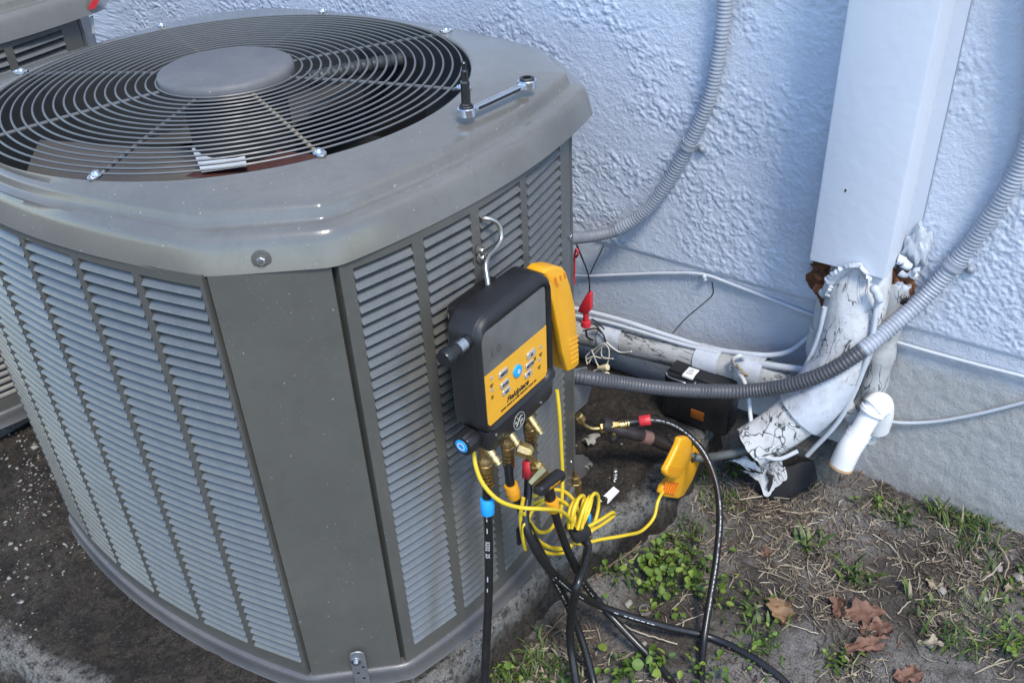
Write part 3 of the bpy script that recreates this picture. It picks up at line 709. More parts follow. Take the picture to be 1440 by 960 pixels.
# ================================================================== DIGITAL MANIFOLD GAUGE
GY_ = -.570
g = thing('manifold_gauge', 'black and yellow digital manifold gauge hooked on the louvers', 'manifold gauge', (-.07, -.53, .56))
tl, tr, bl_, br = xz([(662, 452), (774, 391), (690, 606), (780, 536)], GY_)
bx0, bx1, bz1, bz0 = -.170, .010, .772, .585
mb = MB(); yprism(mb, [(x, 0, z) for x, z in rrect(-.160, .004, .592, .771, .029, 8)], np.array([-.160, GY_ + .004, .592]), .040, .010, 4, 0)
bod = mb.build('body', 'rubber', g, 50)
mb = MB(); mb.box((-.068, -.508, .685), (.094, .044, .130), .008, None, 0, 3); mb.build('battery_compartment', 'black', g, 50)
# raised rubber rim round the face
mb = MB(); ro = rrect(-.159, .003, .593, .770, .028, 8); ri = rrect(-.150, -.007, .604, .753, .014, 8)
rings = [[(x, y, z) for x, z in pl] for pl, y in ((ro, GY_ + .008), ([(x * .99 - .0008, z * .99 + .0068) for x, z in ro], GY_ - .001), ([((a + c) / 2, (b_ + e) / 2) for (a, b_), (c, e) in zip(ro, ri)], GY_ - .005), ([(c + (a - c) * .12, e + (b_ - e) * .12) for (a, b_), (c, e) in zip(ro, ri)], GY_ - .003), (ri, GY_ + .001), (ri, GY_ + .006))]
mb.grid(rings, True); mb.build('rim', 'rubber', g, 60)
pz = P(725, 492, y=GY_)[2]; zsp = .687
mb = MB(); yprism(mb, [(x, 0, z) for x, z in rrect(-.1505, -.0065, .603, .7525, .010)], np.array([-.1505, GY_ + .0005, .603]), .005, 0); mb.build('screen_bezel', 'black', g, 0)
mb = MB(); yprism(mb, [(x, 0, z) for x, z in rrect(-.148, -.009, .6875, .750, .006)], np.array([-.148, GY_ - .0004, .6875]), .004, 0); scr = mb.build('screen', 'lcd', g, 0)
MT['lcdseg'] = plain('lcd_segment', (.07, .07, .065), .3, bump=0)
text('L 0', .016, (-.121, GY_ - .0004, .712), EX, EZ, 'lcd_digits', 'lcdseg', scr, .0003)
mb = MB(); mb.prism([(-.148, .6875), (-.148, .612), (-.143, .606), (-.015, .606), (-.010, .612), (-.009, .6875)], (0, GY_ - .0006, 0), EX, EZ, EY, .004, 0); pl = mb.build('keypad_plate', 'yplate', g, 0)
# keys: read off the photograph on the plate plane
YK = GY_ - .0006
def key(px, py, wdt, hgt, sym=None, txt=None):
    c = P(px, py, y=YK); mb = MB(); yprism(mb, [(c[0] + x, 0, c[2] + z) for x, z in rrect(-wdt / 2, wdt / 2, -hgt / 2, hgt / 2, hgt * .28, 3)], np.array([c[0] - wdt / 2 + hgt * .28, YK - .0022, c[2] - hgt / 2]) * [0, 1, 0] + np.array([0, 0, 0]), .0025, .0006, 1)
    k = mb.build('button', 'silver', pl, 40)
    if sym:
        mb = MB(); s = .0028 * sym; mb.prism([(-.0032, -s * .8), (.0032, -s * .8), (0, s)], c - EY * .0026, EX, EZ, EY, .0003); mb.build('arrow', 'ink', k, 0)
    if txt: text(txt, .0056, c - EY * .0024, EX, EZ, 'key_print', 'ink', k, .0002, bold=.0002)
key(707, 524, .019, .0105, txt='MENU'); key(709, 539, .018, .0095, txt='SAVE'); key(711, 549, .0165, .0085, txt='bat')
key(746, 497, .019, .0105, 1); key(744, 512, .018, .0095, txt='ENTER'); key(742, 525, .0165, .0085, -1)
c = P(727, 521, y=YK); mb = MB(); mb.lathe(c, -EY, [(0, .0092), (.0022, .0090), (.0032, .0075), (.0030, .005)], 28); pb = mb.build('power_button', 'blue', pl, 40)
mb = MB(); 
for k in range(12):
    a = 2 * math.pi * k / 12; mb.box(c - EY * .0033 + (math.cos(a) * EX + math.sin(a) * EZ) * .0024 * .9, (.0012, .0004, .0012), mi=0)
mb.build('power_mark', 'paper', pb, 0)
mb = MB()
for px, py in ((691, 534), (692, 551), (760, 490), (758, 508)):
    c = P(px, py, y=YK); mb.box(c - EY * .0004 + EZ * .003, (.006, .0006, .004)); 
mb.build('small_icon', 'silver', pl, 0)
mb = MB()
for px, py, n in ((691, 541, 3), (692, 557, 2), (760, 497, 3), (758, 515, 3), (752, 503, 2)):
    c = P(px, py, y=YK)
    for i in range(n): mb.box(c - EY * .0004 + EX * (i - (n - 1) / 2) * .0026 , (.0017, .0006, .0016))
    mb.box(c - EY * .0004 - EZ * .003, (.004, .0006, .0013))
mb.build('small_print', 'ink', pl, 0)
text('Fieldpiece', .0125, P(728, 549.5, y=YK), EX, EZ, 'maker_lettering', 'ink', pl, .0003, bold=.0004, shear=.25)
c0 = P(729, 556, y=YK); mb = MB(); rnd = random.Random(4); x = -.040
while x < .040:
    wd = rnd.uniform(.0016, .0035); mb.box(c0 + EX * (x + wd / 2) - EY * .0004, (wd, .0006, .0021)); x += wd + (.0007 if rnd.random() < .8 else .002)
mb.build('fine_print', 'ink', pl, 0)
# lower valve block with logo and screws
mb = MB(); mb.prism([(-.152, .5985), (-.150, .566), (-.140, .560), (-.006, .560), (.004, .566), (.006, .5985)], (0, GY_ - .001, 0), EX, EZ, EY, .042, .004, 2); blk = mb.build('valve_block', 'black', g, 40)
c = P(730, 591, y=GY_ - .0012); mb = MB(); mb.lathe(c, -EY, [(0, .0132), (.0006, .0132), (.0006, .0122), (0, .0122)], 40, 0, False); lg = mb.build('logo', 'silver', blk, 0)
mb = MB(); 
for p_ in ([(-.007, -.006), (-.002, .001), (-.004, .007)], [(-.002, .001), (.004, .006), (.008, .005)], [(-.002, .001), (.003, -.003), (.002, -.009)], [(.003, -.003), (.008, -.001)], [(-.006, .002), (-.009, .0)]):
    mb.tube(spline([c + EX * a + EZ * b - EY * .0004 for a, b in p_], .002), .0007, 5)
mb.build('emblem', 'silver', lg, 30)
for px, py in ((698, 611), (761, 566)):
    c = P(px, py, y=GY_ - .0012); mb = MB(); mb.lathe(c, -EY, [(0, .0022), (.0006, .0020)], 10); mb.build('screw', 'zinc', blk, 30)
# side knobs
def knob(a, b, r, fl, cap, name):
    d = nrm(b - a); L = np.linalg.norm(b - a); mb = MB(); t = nrm(np.cross(d, EZ)); s2 = np.cross(d, t); rings = []
    N = 48
    for q, k in ((0, .82), (L * .1, .9), (L * .2, 1), (L * .9, 1), (L * .97, .93), (L, .8)):
        rings.append([a + d * q + (math.cos(2 * math.pi * i / N) * t + math.sin(2 * math.pi * i / N) * s2) * r * k * (1 - (fl if i % 4 < 2 else 0) * (1 if .1 < q / L < .95 else 0)) for i in range(N)])
    mb.grid(rings, True, 0, True, True); kn = mb.build(name, 'black', g, 35)
    if cap:
        mb = MB(); mb.lathe(b, d, [(-.0004, r * .60), (.0008, r * .58), (.0011, r * .5)], 28); cp = mb.build('cap_disc', cap, kn, 35)
        mb = MB(); mb.lathe(b + d * .0011, d, [(.0001, r * .36), (.0004, r * .36), (.0004, r * .29), (.0001, r * .29)], 24, 0, False); mb.build('cap_mark', 'paper', cp, 0)
    return kn
knob(np.array([-.150, -.546, .585]), P(649, 627, y=-.546), .0165, .07, 'blue', 'valve_knob')
knob(np.array([.002, -.546, .582]), np.array([.026, -.546, .582]), .0155, .07, 'red', 'valve_knob')
mb = MB(); a = P(656, 480, x=-.161); b_ = a + np.array([-.045, 0, 0])
mb.lathe(a, b_ - a, [(-.01, .0085), (.022, .0085), (.0225, .0095), (.032, .0095), (.033, .0115), (.042, .0115), (.045, .0100)], 20); sk = mb.build('side_latch', 'black', g, 35)
mb = MB(); mb.lathe(a, b_ - a, [(.006, .0086), (.006, .0091), (.019, .0091), (.019, .0086)], 20, 0, False); mb.build('label_band', 'zinc', sk, 40)
# hook
hk = spline(PP([(690, 425, 'y', -.535), (686, 396, 'y', -.525), (683, 372, 'y', -.515), (687, 360, 'y', -.51), (698, 348, 'y', -.507), (705, 334, 'y', -.504), (702, 317, 'y', -.500), (692, 309, 'y', -.494), (680, 307, 'y', -.486), (674, 311, 'y', -.470)]), .003)
mb = MB(); mb.tube(hk, .0034, 10); MT['hooksteel'] = plain('dull_hook_steel', (.46, .44, .39), .35, 1, scale=60); mb.build('hook', 'hooksteel', g, 60)
mb = MB(); mb.sphere(P(690, 420, y=-.537), .016, 16, 8, (1, .9, .55)); mb.build('hook_boss', 'rubber', g, 60)
# brass ports under the block
def port(px, py, yv, name='port'):
    t_ = P(px, py, y=yv); mb = MB(); mb.lathe((t_[0], yv, t_[2] + .028), -EZ, [(-.012, .0072), (.006, .0072), (.012, .0076), (.014, .0088), (.016, .0088)], 6)
    mb.build(name, 'brassdk', g, 25); return np.array([t_[0], yv, t_[2] + .012])
pA = port(683, 655, -.548); pB = port(714, 630, -.548); pC = port(745, 604, -.548)
def nipple(px, py, qx, qy, yv):
    a = P(px, py, y=yv); b = P(px + 13, py + 19, y=yv - .016); d = b - a; mb = MB(); L = np.linalg.norm(d)
    mb.lathe(a, d, [(-.006, .006), (L * .35, .006), (L * .36, .0045), (L * .45, .0045), (L * .46, .0058), (L * .75, .0058), (L * .76, .0046), (L * .82, .0046), (L * .84, .0052), (L, .0048)], 14); mb.build('side_nipple', 'brass', g, 35); return b
nipple(689, 634, 0, 0, -.566); nB = nipple(719, 612, 0, 0, -.566); nipple(748, 591, 0, 0, -.566)

# ================================================================== HOSES
RH = .0066
def hose(label, pts, r=RH, fitting=None, collar=None, prints=(), txt=None, name='charging_hose', group='black charging hoses of the gauge set', ang=0):
    path = spline([np.asarray(q, float) for q in pts], .006); o = thing(name, label, 'hose', path[0], group)
    mb = MB(); mb.tube(path, r, 14); hs = mb.build('hose_tube', 'hose', o, 60)
    s = np.concatenate([[0], np.cumsum(np.linalg.norm(np.diff(path, axis=0), axis=1))]); fr = frames(path)
    def at(q):
        i = min(np.searchsorted(s, q), len(path) - 1); return i
    if fitting is not None:                                               # swivel nut, barrel and crimped ferrule at the top
        a = path[0]; d = nrm(path[3] - path[0]); mb = MB()
        mb.lathe(a, d, [(-.003, .0078), (0, .0092), (.004, .0096), (.005, .0085), (.007, .0085), (.008, .0098), (.018, .0098), (.021, .0090)], 18); mb.build('swivel_nut', 'brassdk', o, 30)
        mb = MB(); pr = [(.019, .0062)]
        for k in range(4): pr += [(.023 + .0068 * k, .0066), (.0232 + .0068 * k, .0088), (.0268 + .0068 * k, .0088), (.027 + .0068 * k, .0066)]
        mb.lathe(a, d, pr + [(.052, .0066)], 18); mb.build('ferrule', 'brass', o, 25)
    if collar:
        q0, L, mt = collar; i = at(q0); mb = MB(); c = path[i]; t = fr[i][0]
        mb.lathe(c, t, [(0, r + .0004), (.0003, r + .0032), (.001, r + .0036), (L - .001, r + .0036), (L - .0003, r + .0032), (L, r + .0004)], 20); cl = mb.build('collar', mt, o, 35)
        mb = MB(); mb.lathe(c + t * L * .46, t, [(0, r + .0037), (.0002, r + .0040), (.0008, r + .0040), (.001, r + .0037)], 20, 0, False); mb.build('seam', mt, cl, 0)
    rnd = random.Random(int(path[0][0] * 9999)); mb = MB()
    for q0, q1 in prints:
        q = q0
        while q < q1:
            L = rnd.uniform(.003, .010); i0, i1 = at(q), at(q + L)
            m = max(2, i1 - i0 + 1); ring = []
            for kk in range(m + 1):
                qq = q + L * kk / m; i = at(qq); f = (qq - s[max(i - 1, 0)]) / max(s[i] - s[max(i - 1, 0)], 1e-9); c = path[max(i - 1, 0)] * (1 - f) + path[i] * f
                t = fr[i][0]; v = nrm(CAM - c); v = nrm(v - t * (v @ t)); sdv = np.cross(t, v); row = []
                for an in (-.12, 0, .12):
                    an += ang; row.append(c + (r + .00025) * (math.cos(an) * v + math.sin(an) * sdv))
                ring.append(row)
            mb.grid(ring, False); q += L + rnd.choice([.0022, .0022, .004, .012])
    if mb.v: tag(mb.build('printed_marking', 'wprint', hs, 0), kind='stuff')
    if txt:
        body, q0, size = txt; i = at(q0); c = path[i]; t = fr[i][0]; v = nrm(CAM - c); v = nrm(v - t * (v @ t)); sdv = np.cross(t, v)
        if ang: v, sdv = math.cos(ang) * v + math.sin(ang) * sdv, None
        text(body, size, c + v * (r - .0002), t, np.cross(v, t), 'lettering', 'wprint', hs, .0003, bold=.0002)
    return o
def drop(p, px, py, yv): return P(px, py, y=yv)
hA = hose('black hose with a blue collar hanging straight down from the left gauge port', [pA, pA - EZ * .03, P(685, 700, y=-.550), P(687, 760, y=-.552), P(687, 830, y=-.556), P(683, 920, y=-.562), P(679, 985, y=-.57), P(664, 1080, y=-.60)], fitting=1, collar=(.064, .026, 'blue'), prints=((.088, .128), (.205, .235)), txt=('5232  25', .152, .0085), ang=.25)
hB = hose('black hose with a yellow collar from the middle gauge port', [pB, pB - EZ * .03, P(717, 676, y=-.553), P(726, 700, y=-.558), P(745, 745, y=-.57), P(775, 805, y=-.585), P(802, 858, z=.12), P(820, 905, z=.055), Gd(836, 965, .009), Gd(842, 1010, .007)], fitting=1, collar=(.070, .026, 'ycollar'), prints=((.30, .42),), txt=('5232 25', .135, .0075), ang=.2)
hC = hose('black hose with a red collar at the right gauge port, running far to the right', [pC, pC - EZ * .03, P(744, 660, y=-.556), P(742, 700, y=-.565), P(738, 730, y=-.575), P(752, 770, y=-.592), P(788, 815, y=-.60), P(845, 852, z=.095), P(930, 879, z=.04), Gd(1000, 896, .012), Gd(1060, 925, .008), Gd(1110, 965, .008), Gd(1130, 1000, .007)], fitting=1, collar=(.062, .026, 'red'), prints=((.30, .43), (.52, .60)), ang=.3)
# hose with a T handle valve, fed by an elbow from the middle port
el = [nB, P(740, 634, y=-.590), P(748, 644, y=-.593), P(754, 656, y=-.593)]
T0 = P(770, 684, y=-.592); dT = nrm(P(787, 745, y=-.600) - T0)
hD = hose('black hose with a T handle valve and yellow collar', [T0, T0 + dT * .02, P(776, 706, y=-.594), P(790, 752, y=-.600), P(806, 790, y=-.605), P(835, 838, z=.09), P(880, 888, z=.04), Gd(930, 940, .010), Gd(965, 985, .007)], collar=(.026, .026, 'ycollar'), prints=((.25, .36),), ang=.1)
mb = MB(); p = spline(el, .004); mb.tube(p, .0042, 12); mb.build('elbow_tube', 'brass', hD, 50)
dn = nrm(P(740, 634, y=-.590) - nB); a = nB - dn * .004; mb = MB(); mb.lathe(a, dn, [(0, .0095), (.002, .0115), (.016, .0115), (.020, .0085), (.022, .006)], 8); mb.build('flare_nut', 'brass', hD, 25)
a = P(753, 652, y=-.592); b_ = P(766, 676, y=-.592); mb = MB(); d = b_ - a
mb.lathe(a, d, [(-.004, .006), (0, .0092), (.006, .0096), (.007, .0075), (.010, .0075), (.0105, .0115), (.022, .0115), (.023, .0085), (.028, .0085), (.03, .006)], 6); mb.build('valve_body', 'brass', hD, 20)
mb = MB(); mb.lathe(P(755, 671, y=-.598), (.5, -.3, .45), [(-.012, .006), (.010, .0085), (.018, .0085), (.019, .006)], 6); mb.build('valve_nut', 'brass', hD, 20)
ta, tb = P(757, 689, y=-.600), P(788, 667, y=-.600); mb = MB(); d = nrm(tb - ta); mb.box((ta + tb) / 2, (np.linalg.norm(tb - ta) + .006, .018, .017), .005, [d, np.cross(d, EY) * 0 + EY, np.cross(d, EY)], 0, 3); th = mb.build('tee_handle', 'rubber', hD, 45)
up = np.cross(d, EY); up = up if up[2] > 0 else -up
text('FIELDPIECE', .0058, (ta + tb) / 2 - EY * .0091 - up * .001, d, up, 'handle_lettering', 'ycollar', th, .0003, bold=.0001, shear=.2)
mb = MB(); mb.lathe(T0, dT, [(-.010, .0085), (.024, .0085), (.026, .0075)], 16); mb.build('handle_stem', 'rubber', hD, 40)
hE = hose('thick plain black hose crossing in front of the others down to the soil', [P(812, 752, y=-.588), P(826, 764, y=-.60), P(822, 790, y=-.615), P(812, 822, y=-.628), P(804, 862, z=.15), P(802, 900, z=.09), P(808, 945, z=.04), Gd(816, 990, .010), Gd(822, 1030, .008)], r=.0072)
# long hose from the liquid line service port over to the right
e0 = P(815, 588, x=.265)
hG = hose('long black hose with a red collar arching from the brass elbow to the soil', [P(872, 597, x=.325), P(890, 593, x=.342), P(918, 591, x=.362), P(950, 600, z=.240), P(985, 630, z=.205), P(1005, 672, z=.17), P(1012, 720, z=.135), P(1008, 780, z=.095), P(998, 845, z=.055), Gd(989, 905, .02), Gd(985, 965, .008), Gd(983, 1020, .007)], collar=(.034, .022, 'red'), prints=((.066, .22), (.28, .48)), ang=-.25)
mb = MB(); mb.tube(spline([e0, P(822, 597, x=.272), P(832, 602, x=.282), P(846, 602, x=.296)], .003), .0036, 10); mb.build('elbow_tube', 'brass', hG, 50)
mb = MB(); mb.lathe(P(815, 587, x=.267), P(825, 601, x=.274) - P(815, 587, x=.267), [(-.006, .0075), (-.004, .009), (.008, .009), (.011, .006)], 6); mb.build('flare_nut', 'brass', hG, 20)
a, b_ = P(843, 602, x=.294), P(873, 597, x=.325); mb = MB(); L = np.linalg.norm(b_ - a)
mb.lathe(a, b_ - a, [(-.001, .007), (.001, .0098), (.010, .0098), (.011, .0085), (.022, .0095), (.028, .0095), (L, .006)], 6); mb.build('valve_body', 'brass', hG, 20)
mb = MB(); d = nrm(b_ - a); pr = [(L - .004, .0062)]
for k in range(4): pr += [(L - .003 + .005 * k, .0062), (L - .0028 + .005 * k, .0084), (L - .0006 + .005 * k, .0084), (L - .0004 + .005 * k, .0062)]
mb.lathe(a, d, pr, 16); mb.build('ferrule', 'brass', hG, 25)
c = (a * .45 + b_ * .55); mb = MB(); mb.lathe(c, (.05, -.3, -1), [(.004, .005), (.013, .005), (.014, .0065), (.019, .0065), (.02, .005)], 12); mb.build('side_stem', 'brass', hG, 30)
mb = MB(); c2 = c + np.array([.004, -.008, -.024]); mb.box(c2, (.034, .012, .012), .003); mb.build('tee_handle', 'rubber', hG, 40)

# ================================================================== YELLOW CLAMP PROBES AND CABLE
def clamp_side(px, yv, depth, name, mat, parent, bev=.003):
    q = xz(px, yv); o = q[0]; mb = MB(); yprism(mb, q, o, depth, bev, 3); return mb.build(name, mat, parent, 45)
k1 = thing('clamp_probe', 'yellow pipe clamp probe parked on the right flank of the gauge', 'clamp probe', P(790, 520, y=-.54), 'yellow pipe clamp probes')
cj = clamp_side([(764, 384), (772, 377), (784, 375), (792, 376), (797, 383), (803, 402), (809, 428), (812, 460), (815, 500), (815, 512), (808, 519), (799, 523), (797, 510), (793, 482), (787, 450), (781, 420), (776, 400), (769, 391)], -.556, .030, 'jaw', 'yclamp', k1, .0035)
clamp_side([(770, 392), (777, 398), (784, 420), (791, 452), (797, 484), (801, 512), (798, 520), (792, 498), (786, 466), (779, 432)], -.5605, .010, 'lever', 'yclamp', k1, .002)
mb = MB()
for a, b_ in (((779, 391), (783, 398)), ((787, 388), (789, 394)), ((793, 384), (795, 391)), ((781, 399), (785, 403))):
    q = [P(a[0], a[1], y=-.5566), P(b_[0], a[1] - 1, y=-.5566), P(b_[0] + 1, b_[1], y=-.5566), P(a[0] + 1, b_[1] + 1, y=-.5566)]; yprism(mb, q, q[0], .001)
mb.build('moulded_slot', 'oclamp', cj, 0)
mb = MB()
for k in range(6): mb.tube([P(799 + k * .8, 479 + 6.5 * k, y=-.556), P(813, 472 + 6.5 * k, y=-.556)], .0011, 6)
mb.build('grip_ridge', 'yclamp', cj, 0)
k2 = thing('clamp_probe', 'yellow pipe clamp probe gripping the dark suction pipe by the pad edge', 'clamp probe', P(950, 660, y=-.57), 'yellow pipe clamp probes')
j1 = clamp_side([(974, 630), (985, 619), (985, 648), (975, 674), (962, 697), (954, 701), (937, 699), (930, 694), (933, 684), (945, 670), (960, 645)], -.600, .012, 'lower_jaw', 'yclamp', k2, .003)
clamp_side([(958, 616), (968, 614), (976, 622), (975, 634), (966, 655), (959, 670), (953, 674), (942, 672), (937, 668), (937, 662), (946, 645), (955, 626)], -.619, .013, 'upper_jaw', 'yclamp', k2, .004)
clamp_side([(937, 676), (955, 679), (948, 697), (932, 693)], -.6015, .002, 'grip_pad', 'oclamp', k2, .0006)
mb = MB()
for k in range(5): mb.tube([P(939 + 3.4 * k, 679 + .6 * k, y=-.6025), P(934 + 3.3 * k, 692 + .8 * k, y=-.6025)], .0010, 6)
mb.build('grip_ridge', 'oclamp', k2, 0)
mb = MB()
for k in range(4): mb.tube([P(941 - 1 * k, 656 + 3.4 * k, y=-.6196), P(961 - 1.4 * k, 659 + 3.4 * k, y=-.6196)], .0008, 6)
mb.build('grip_ridge', 'yclamp', k2, 0)
mb = MB(); mb.lathe(P(974, 640, y=-.609), EY, [(-.004, .004), (.03, .004)], 12); mb.build('hinge_pin', 'zinc', k2, 30)
RC = .0031
def cable(pts, yv=None, name='cable', parent=None, mat='ycable', r=RC):
    q = [P(*t[:2], y=(t[2] if len(t) > 2 else yv)) for t in pts]; mb = MB(); mb.tube(spline(q, .004), r, 9); return mb.build(name, mat, parent, 60)
cable([(783, 548, -.545), (786, 575, -.55), (789, 625, -.553), (791, 672, -.556), (790, 705, -.56), (788, 728, -.562)], parent=k1)
cable([(667, 634, -.535), (668, 650, -.54), (678, 678, -.552), (700, 702, -.570), (730, 713, -.585), (760, 715, -.603), (788, 718, -.603), (806, 735, -.590)], parent=k2)
cable([(805, 762, -.582), (815, 764, -.59), (845, 758, -.60), (880, 752, -.615), (905, 744, -.615), (920, 726, -.615), (925, 705, -.612), (932, 691, -.607)], parent=k2)
cl = thing('cable_coil', 'coil of spare yellow cable tied with a black wrap below the gauge', 'cable coil', P(805, 745, y=-.57))
cable([(736, 700, -.575), (732, 725, -.572), (735, 755, -.57), (739, 772, -.572), (736, 755, -.576), (738, 735, -.578), (748, 750, -.574), (765, 765, -.57), (785, 772, -.572), (800, 768, -.578), (812, 758, -.585)], parent=cl, name='cable_loop')
cable([(745, 752, -.568), (752, 766, -.566), (775, 778, -.568), (796, 775, -.574), (806, 765, -.58)], parent=cl, name='cable_loop')
cable([(764, 706, -.560), (748, 718, -.556), (742, 738, -.556), (752, 760, -.558), (772, 769, -.562), (794, 771, -.568)], parent=cl, name='cable_loop')
cable([(750, 698, -.552), (770, 690, -.552), (792, 690, -.556), (806, 702, -.568), (814, 722, -.578), (812, 742, -.586)], parent=cl, name='cable_loop')
cable([(750, 707, -.556), (775, 700, -.557), (796, 708, -.566), (808, 724, -.578), (808, 740, -.586)], parent=cl, name='cable_loop')
cable([(804, 742, -.592), (806, 718, -.592), (814, 700, -.588), (821, 698, -.584), (818, 716, -.588), (811, 742, -.594)], parent=cl, name='cable_loop')
cable([(812, 744, -.596), (819, 720, -.596), (826, 702, -.592), (832, 698, -.588), (828, 718, -.590), (816, 744, -.596)], parent=cl, name='cable_loop')
cable([(818, 742, -.598), (826, 712, -.598), (834, 695, -.594), (841, 697, -.590), (841, 715, -.590), (836, 734, -.594), (826, 748, -.600)], parent=cl, name='cable_loop')
cable([(827, 740, -.602), (845, 730, -.606), (862, 720, -.604), (863, 724, -.600), (848, 736, -.600), (830, 748, -.600), (828, 754, -.600)], parent=cl, name='cable_loop')
cable([(800, 742, -.588), (800, 722, -.586), (806, 706, -.582), (812, 704, -.578), (806, 724, -.584)], parent=cl, name='cable_loop')
cable([(737, 722, -.575), (760, 748, -.562), (776, 742, -.556), (784, 728, -.556)], parent=cl, name='cable_loop')
q = P(816, 748, y=-.592); mb = MB(); dd = nrm(P(802, 757, y=-.585) - P(829, 742, y=-.603)); mb.box(q, (.034, .024, .026), .008, [dd, nrm(np.cross(EZ, dd)), nrm(np.cross(dd, np.cross(EZ, dd)))], 0, 3); 
wrp = mb.build('wrap', 'cloth', cl, 50)
for q_, sz in ((P(826, 757, y=-.588), (.020, .004, .018)), (P(733, 750, y=-.555), (.020, .006, .034))):
    mb = MB(); mb.box(q_, sz, .002); mb.build('wrap_tail', 'cloth', cl, 40)
mb = MB(); mb.box(P(829, 729, y=-.592), (.007, .003, .018), .001); mb.build('tag_end', 'blue', cl, 30)
#@@WALLTHINGS
# ================================================================== ON THE WALL
def corrugated(pts, r, pitch=.0068, amp=.0006):
    p = spline(pts, pitch / 4); mb = MB(); mb.tube(p, [r + amp * (math.sin(i * math.pi / 2) if i % 4 else 0) * 1 + amp * (.5 if i % 4 == 1 else 0) for i in range(len(p))], 16); return mb, p
def pipe_strap(parent, c, t, r, side, mat='wpaint'):
    """one-hole strap: band over the conduit, flat ear with a screw"""
    t = nrm(t); n = -EX; n = nrm(n - t * (n @ t)); s = np.cross(t, n) * side; mb = MB(); rings = []
    prof = [(-.0085, 0), (-.0085, .0016), (-.005, .0026), (-.003, .0016), (0, .0022), (.003, .0016), (.005, .0026), (.0085, .0016), (.0085, 0)]
    for k in range(25):
        a = math.pi * 2 * k / 24; rings.append([c + t * u + (r + .0006 + v) * (math.cos(a) * n + math.sin(a) * s) for u, v in prof])
    mb.grid(rings, False); st_ = mb.build('strap', mat, parent, 50)
    e = c + s * (r + .011); e = np.array([WX - .0035, e[1], e[2]]); mb = MB(); mb.lathe(e, -EX, [(-.002, .0095), (.0018, .0095), (.0026, .0085)], 20); mb.build('ear', mat, st_, 40)
    mb = MB(); mb.lathe(e - EX * .0024, -EX, [(0, .0055), (.0022, .0048), (.0034, .002)], 16); mb.build('screw', mat, st_, 50)
XW = WX - .016
c1 = thing('flexible_conduit', 'white painted flexible conduit curving down the stucco behind the unit', 'conduit', P(968, 200, x=XW))
pts = [np.array([XW, P(1024, -60, x=XW)[1], z_]) for z_ in (2.7, 1.8, 1.3)] + PP([(1024, -60, 'x', XW), (1020, 0, 'x', XW), (1010, 80, 'x', XW), (995, 145, 'x', XW), (970, 200, 'x', XW), (938, 258, 'x', XW), (905, 300, 'x', XW - .004), (870, 323, 'x', XW - .015), (838, 331, 'x', XW - .05), (805, 335, 'x', XW - .11), (770, 335, 'x', XW - .2)])
mb, p = corrugated(pts[:11], .0128); mb.build('painted_section', 'cpaint', c1, 60)
mb, p_ = corrugated(pts[9:], .0124); mb.build('bare_section', 'cbare', c1, 60)
i = int(np.argmin(np.linalg.norm(p - P(968, 203, x=XW), axis=1))); pipe_strap(c1, p[i], p[i + 3] - p[i - 3], .0134, -1, 'cpaint')
c2 = thing('flexible_conduit', 'grey flexible conduit sagging from the unit, white painted where it climbs the wall', 'conduit', P(1000, 548, x=.5))
gp = PP([(800, 528, 'x', .29), (830, 532, 'x', .31), (870, 538, 'x', .36), (930, 546, 'x', .42), (1000, 550, 'x', .48), (1060, 549, 'x', .515), (1115, 540, 'x', .522), (1165, 522, 'x', .535), (1213, 492, 'x', .565)])
wp = PP([(1213, 492, 'x', .565), (1250, 462, 'x', .605), (1300, 418, 'x', .652), (1345, 368, 'x', XW - .002), (1395, 300, 'x', XW - .002), (1432, 238, 'x', XW - .002), (1452, 180, 'x', XW - .002), (1462, 90, 'x', XW - .002), (1466, -40, 'x', XW - .002)]); wp += [np.array([XW - .002, wp[-1][1], z_]) for z_ in (1.5, 2.0, 2.7)]
full = spline(gp + wp[1:], .0068 / 4); cut = int(np.argmin(np.linalg.norm(full - wp[0], axis=1)))
rr = [.0142 + .0007 * (math.sin(i * math.pi / 2) if i % 4 else 0) + .0003 * (i % 4 == 1) for i in range(len(full))]
mb = MB(); mb.tube(full[:cut + 1], [r * .97 for r in rr[:cut + 1]], 16); mb.build('bare_section', 'gconduit', c2, 60)
mb = MB(); mb.tube(full[cut:], rr[cut:], 16); mb.build('painted_section', 'cpaint', c2, 60)
i = int(np.argmin(np.linalg.norm(full - P(1343, 371, x=XW), axis=1))); pipe_strap(c2, full[i], full[i + 3] - full[i - 3], .015, 1, 'cpaint')
# thin painted cables
def wallcable(label, pts, r=.0037, clips=()):
    q_ = PP(pts)
    if q_[-1][1] < -1.1: q_ += [np.array([WX - .003, y_, q_[-1][2] + dz_]) for y_, dz_ in ((-1.6, 0), (-2.2, .01), (-3.1, .01))]
    p = spline(q_, .006); o = thing('cable', label, 'cable', p[len(p) // 2], 'thin painted cables along the wall'); mb = MB(); mb.tube(p, r, 10); mb.build('sheath', 'wpaint', o, 60)
    for x, y in clips:
        e = P(x, y, x=WX - .004); mb = MB(); mb.lathe(e, -EX, [(-.002, .0055), (.003, .0055), (.005, .003)], 12); mb.sphere(e + EZ * .0065 - EX * .003, .0045, 10, 6); mb.build('clip', 'wpaint', o, 50)
    return o
XC = WX - .003
wallcable('thin white cable clipped across the foundation from the unit to the line cover', [(790, 386, 'x', XC), (820, 388, 'x', XC), (880, 386, 'x', XC), (940, 384, 'x', XC), (990, 386, 'x', XC), (1030, 400, 'x', XC), (1085, 421, 'x', XC), (1150, 446, 'x', XC)], clips=((991, 392),))
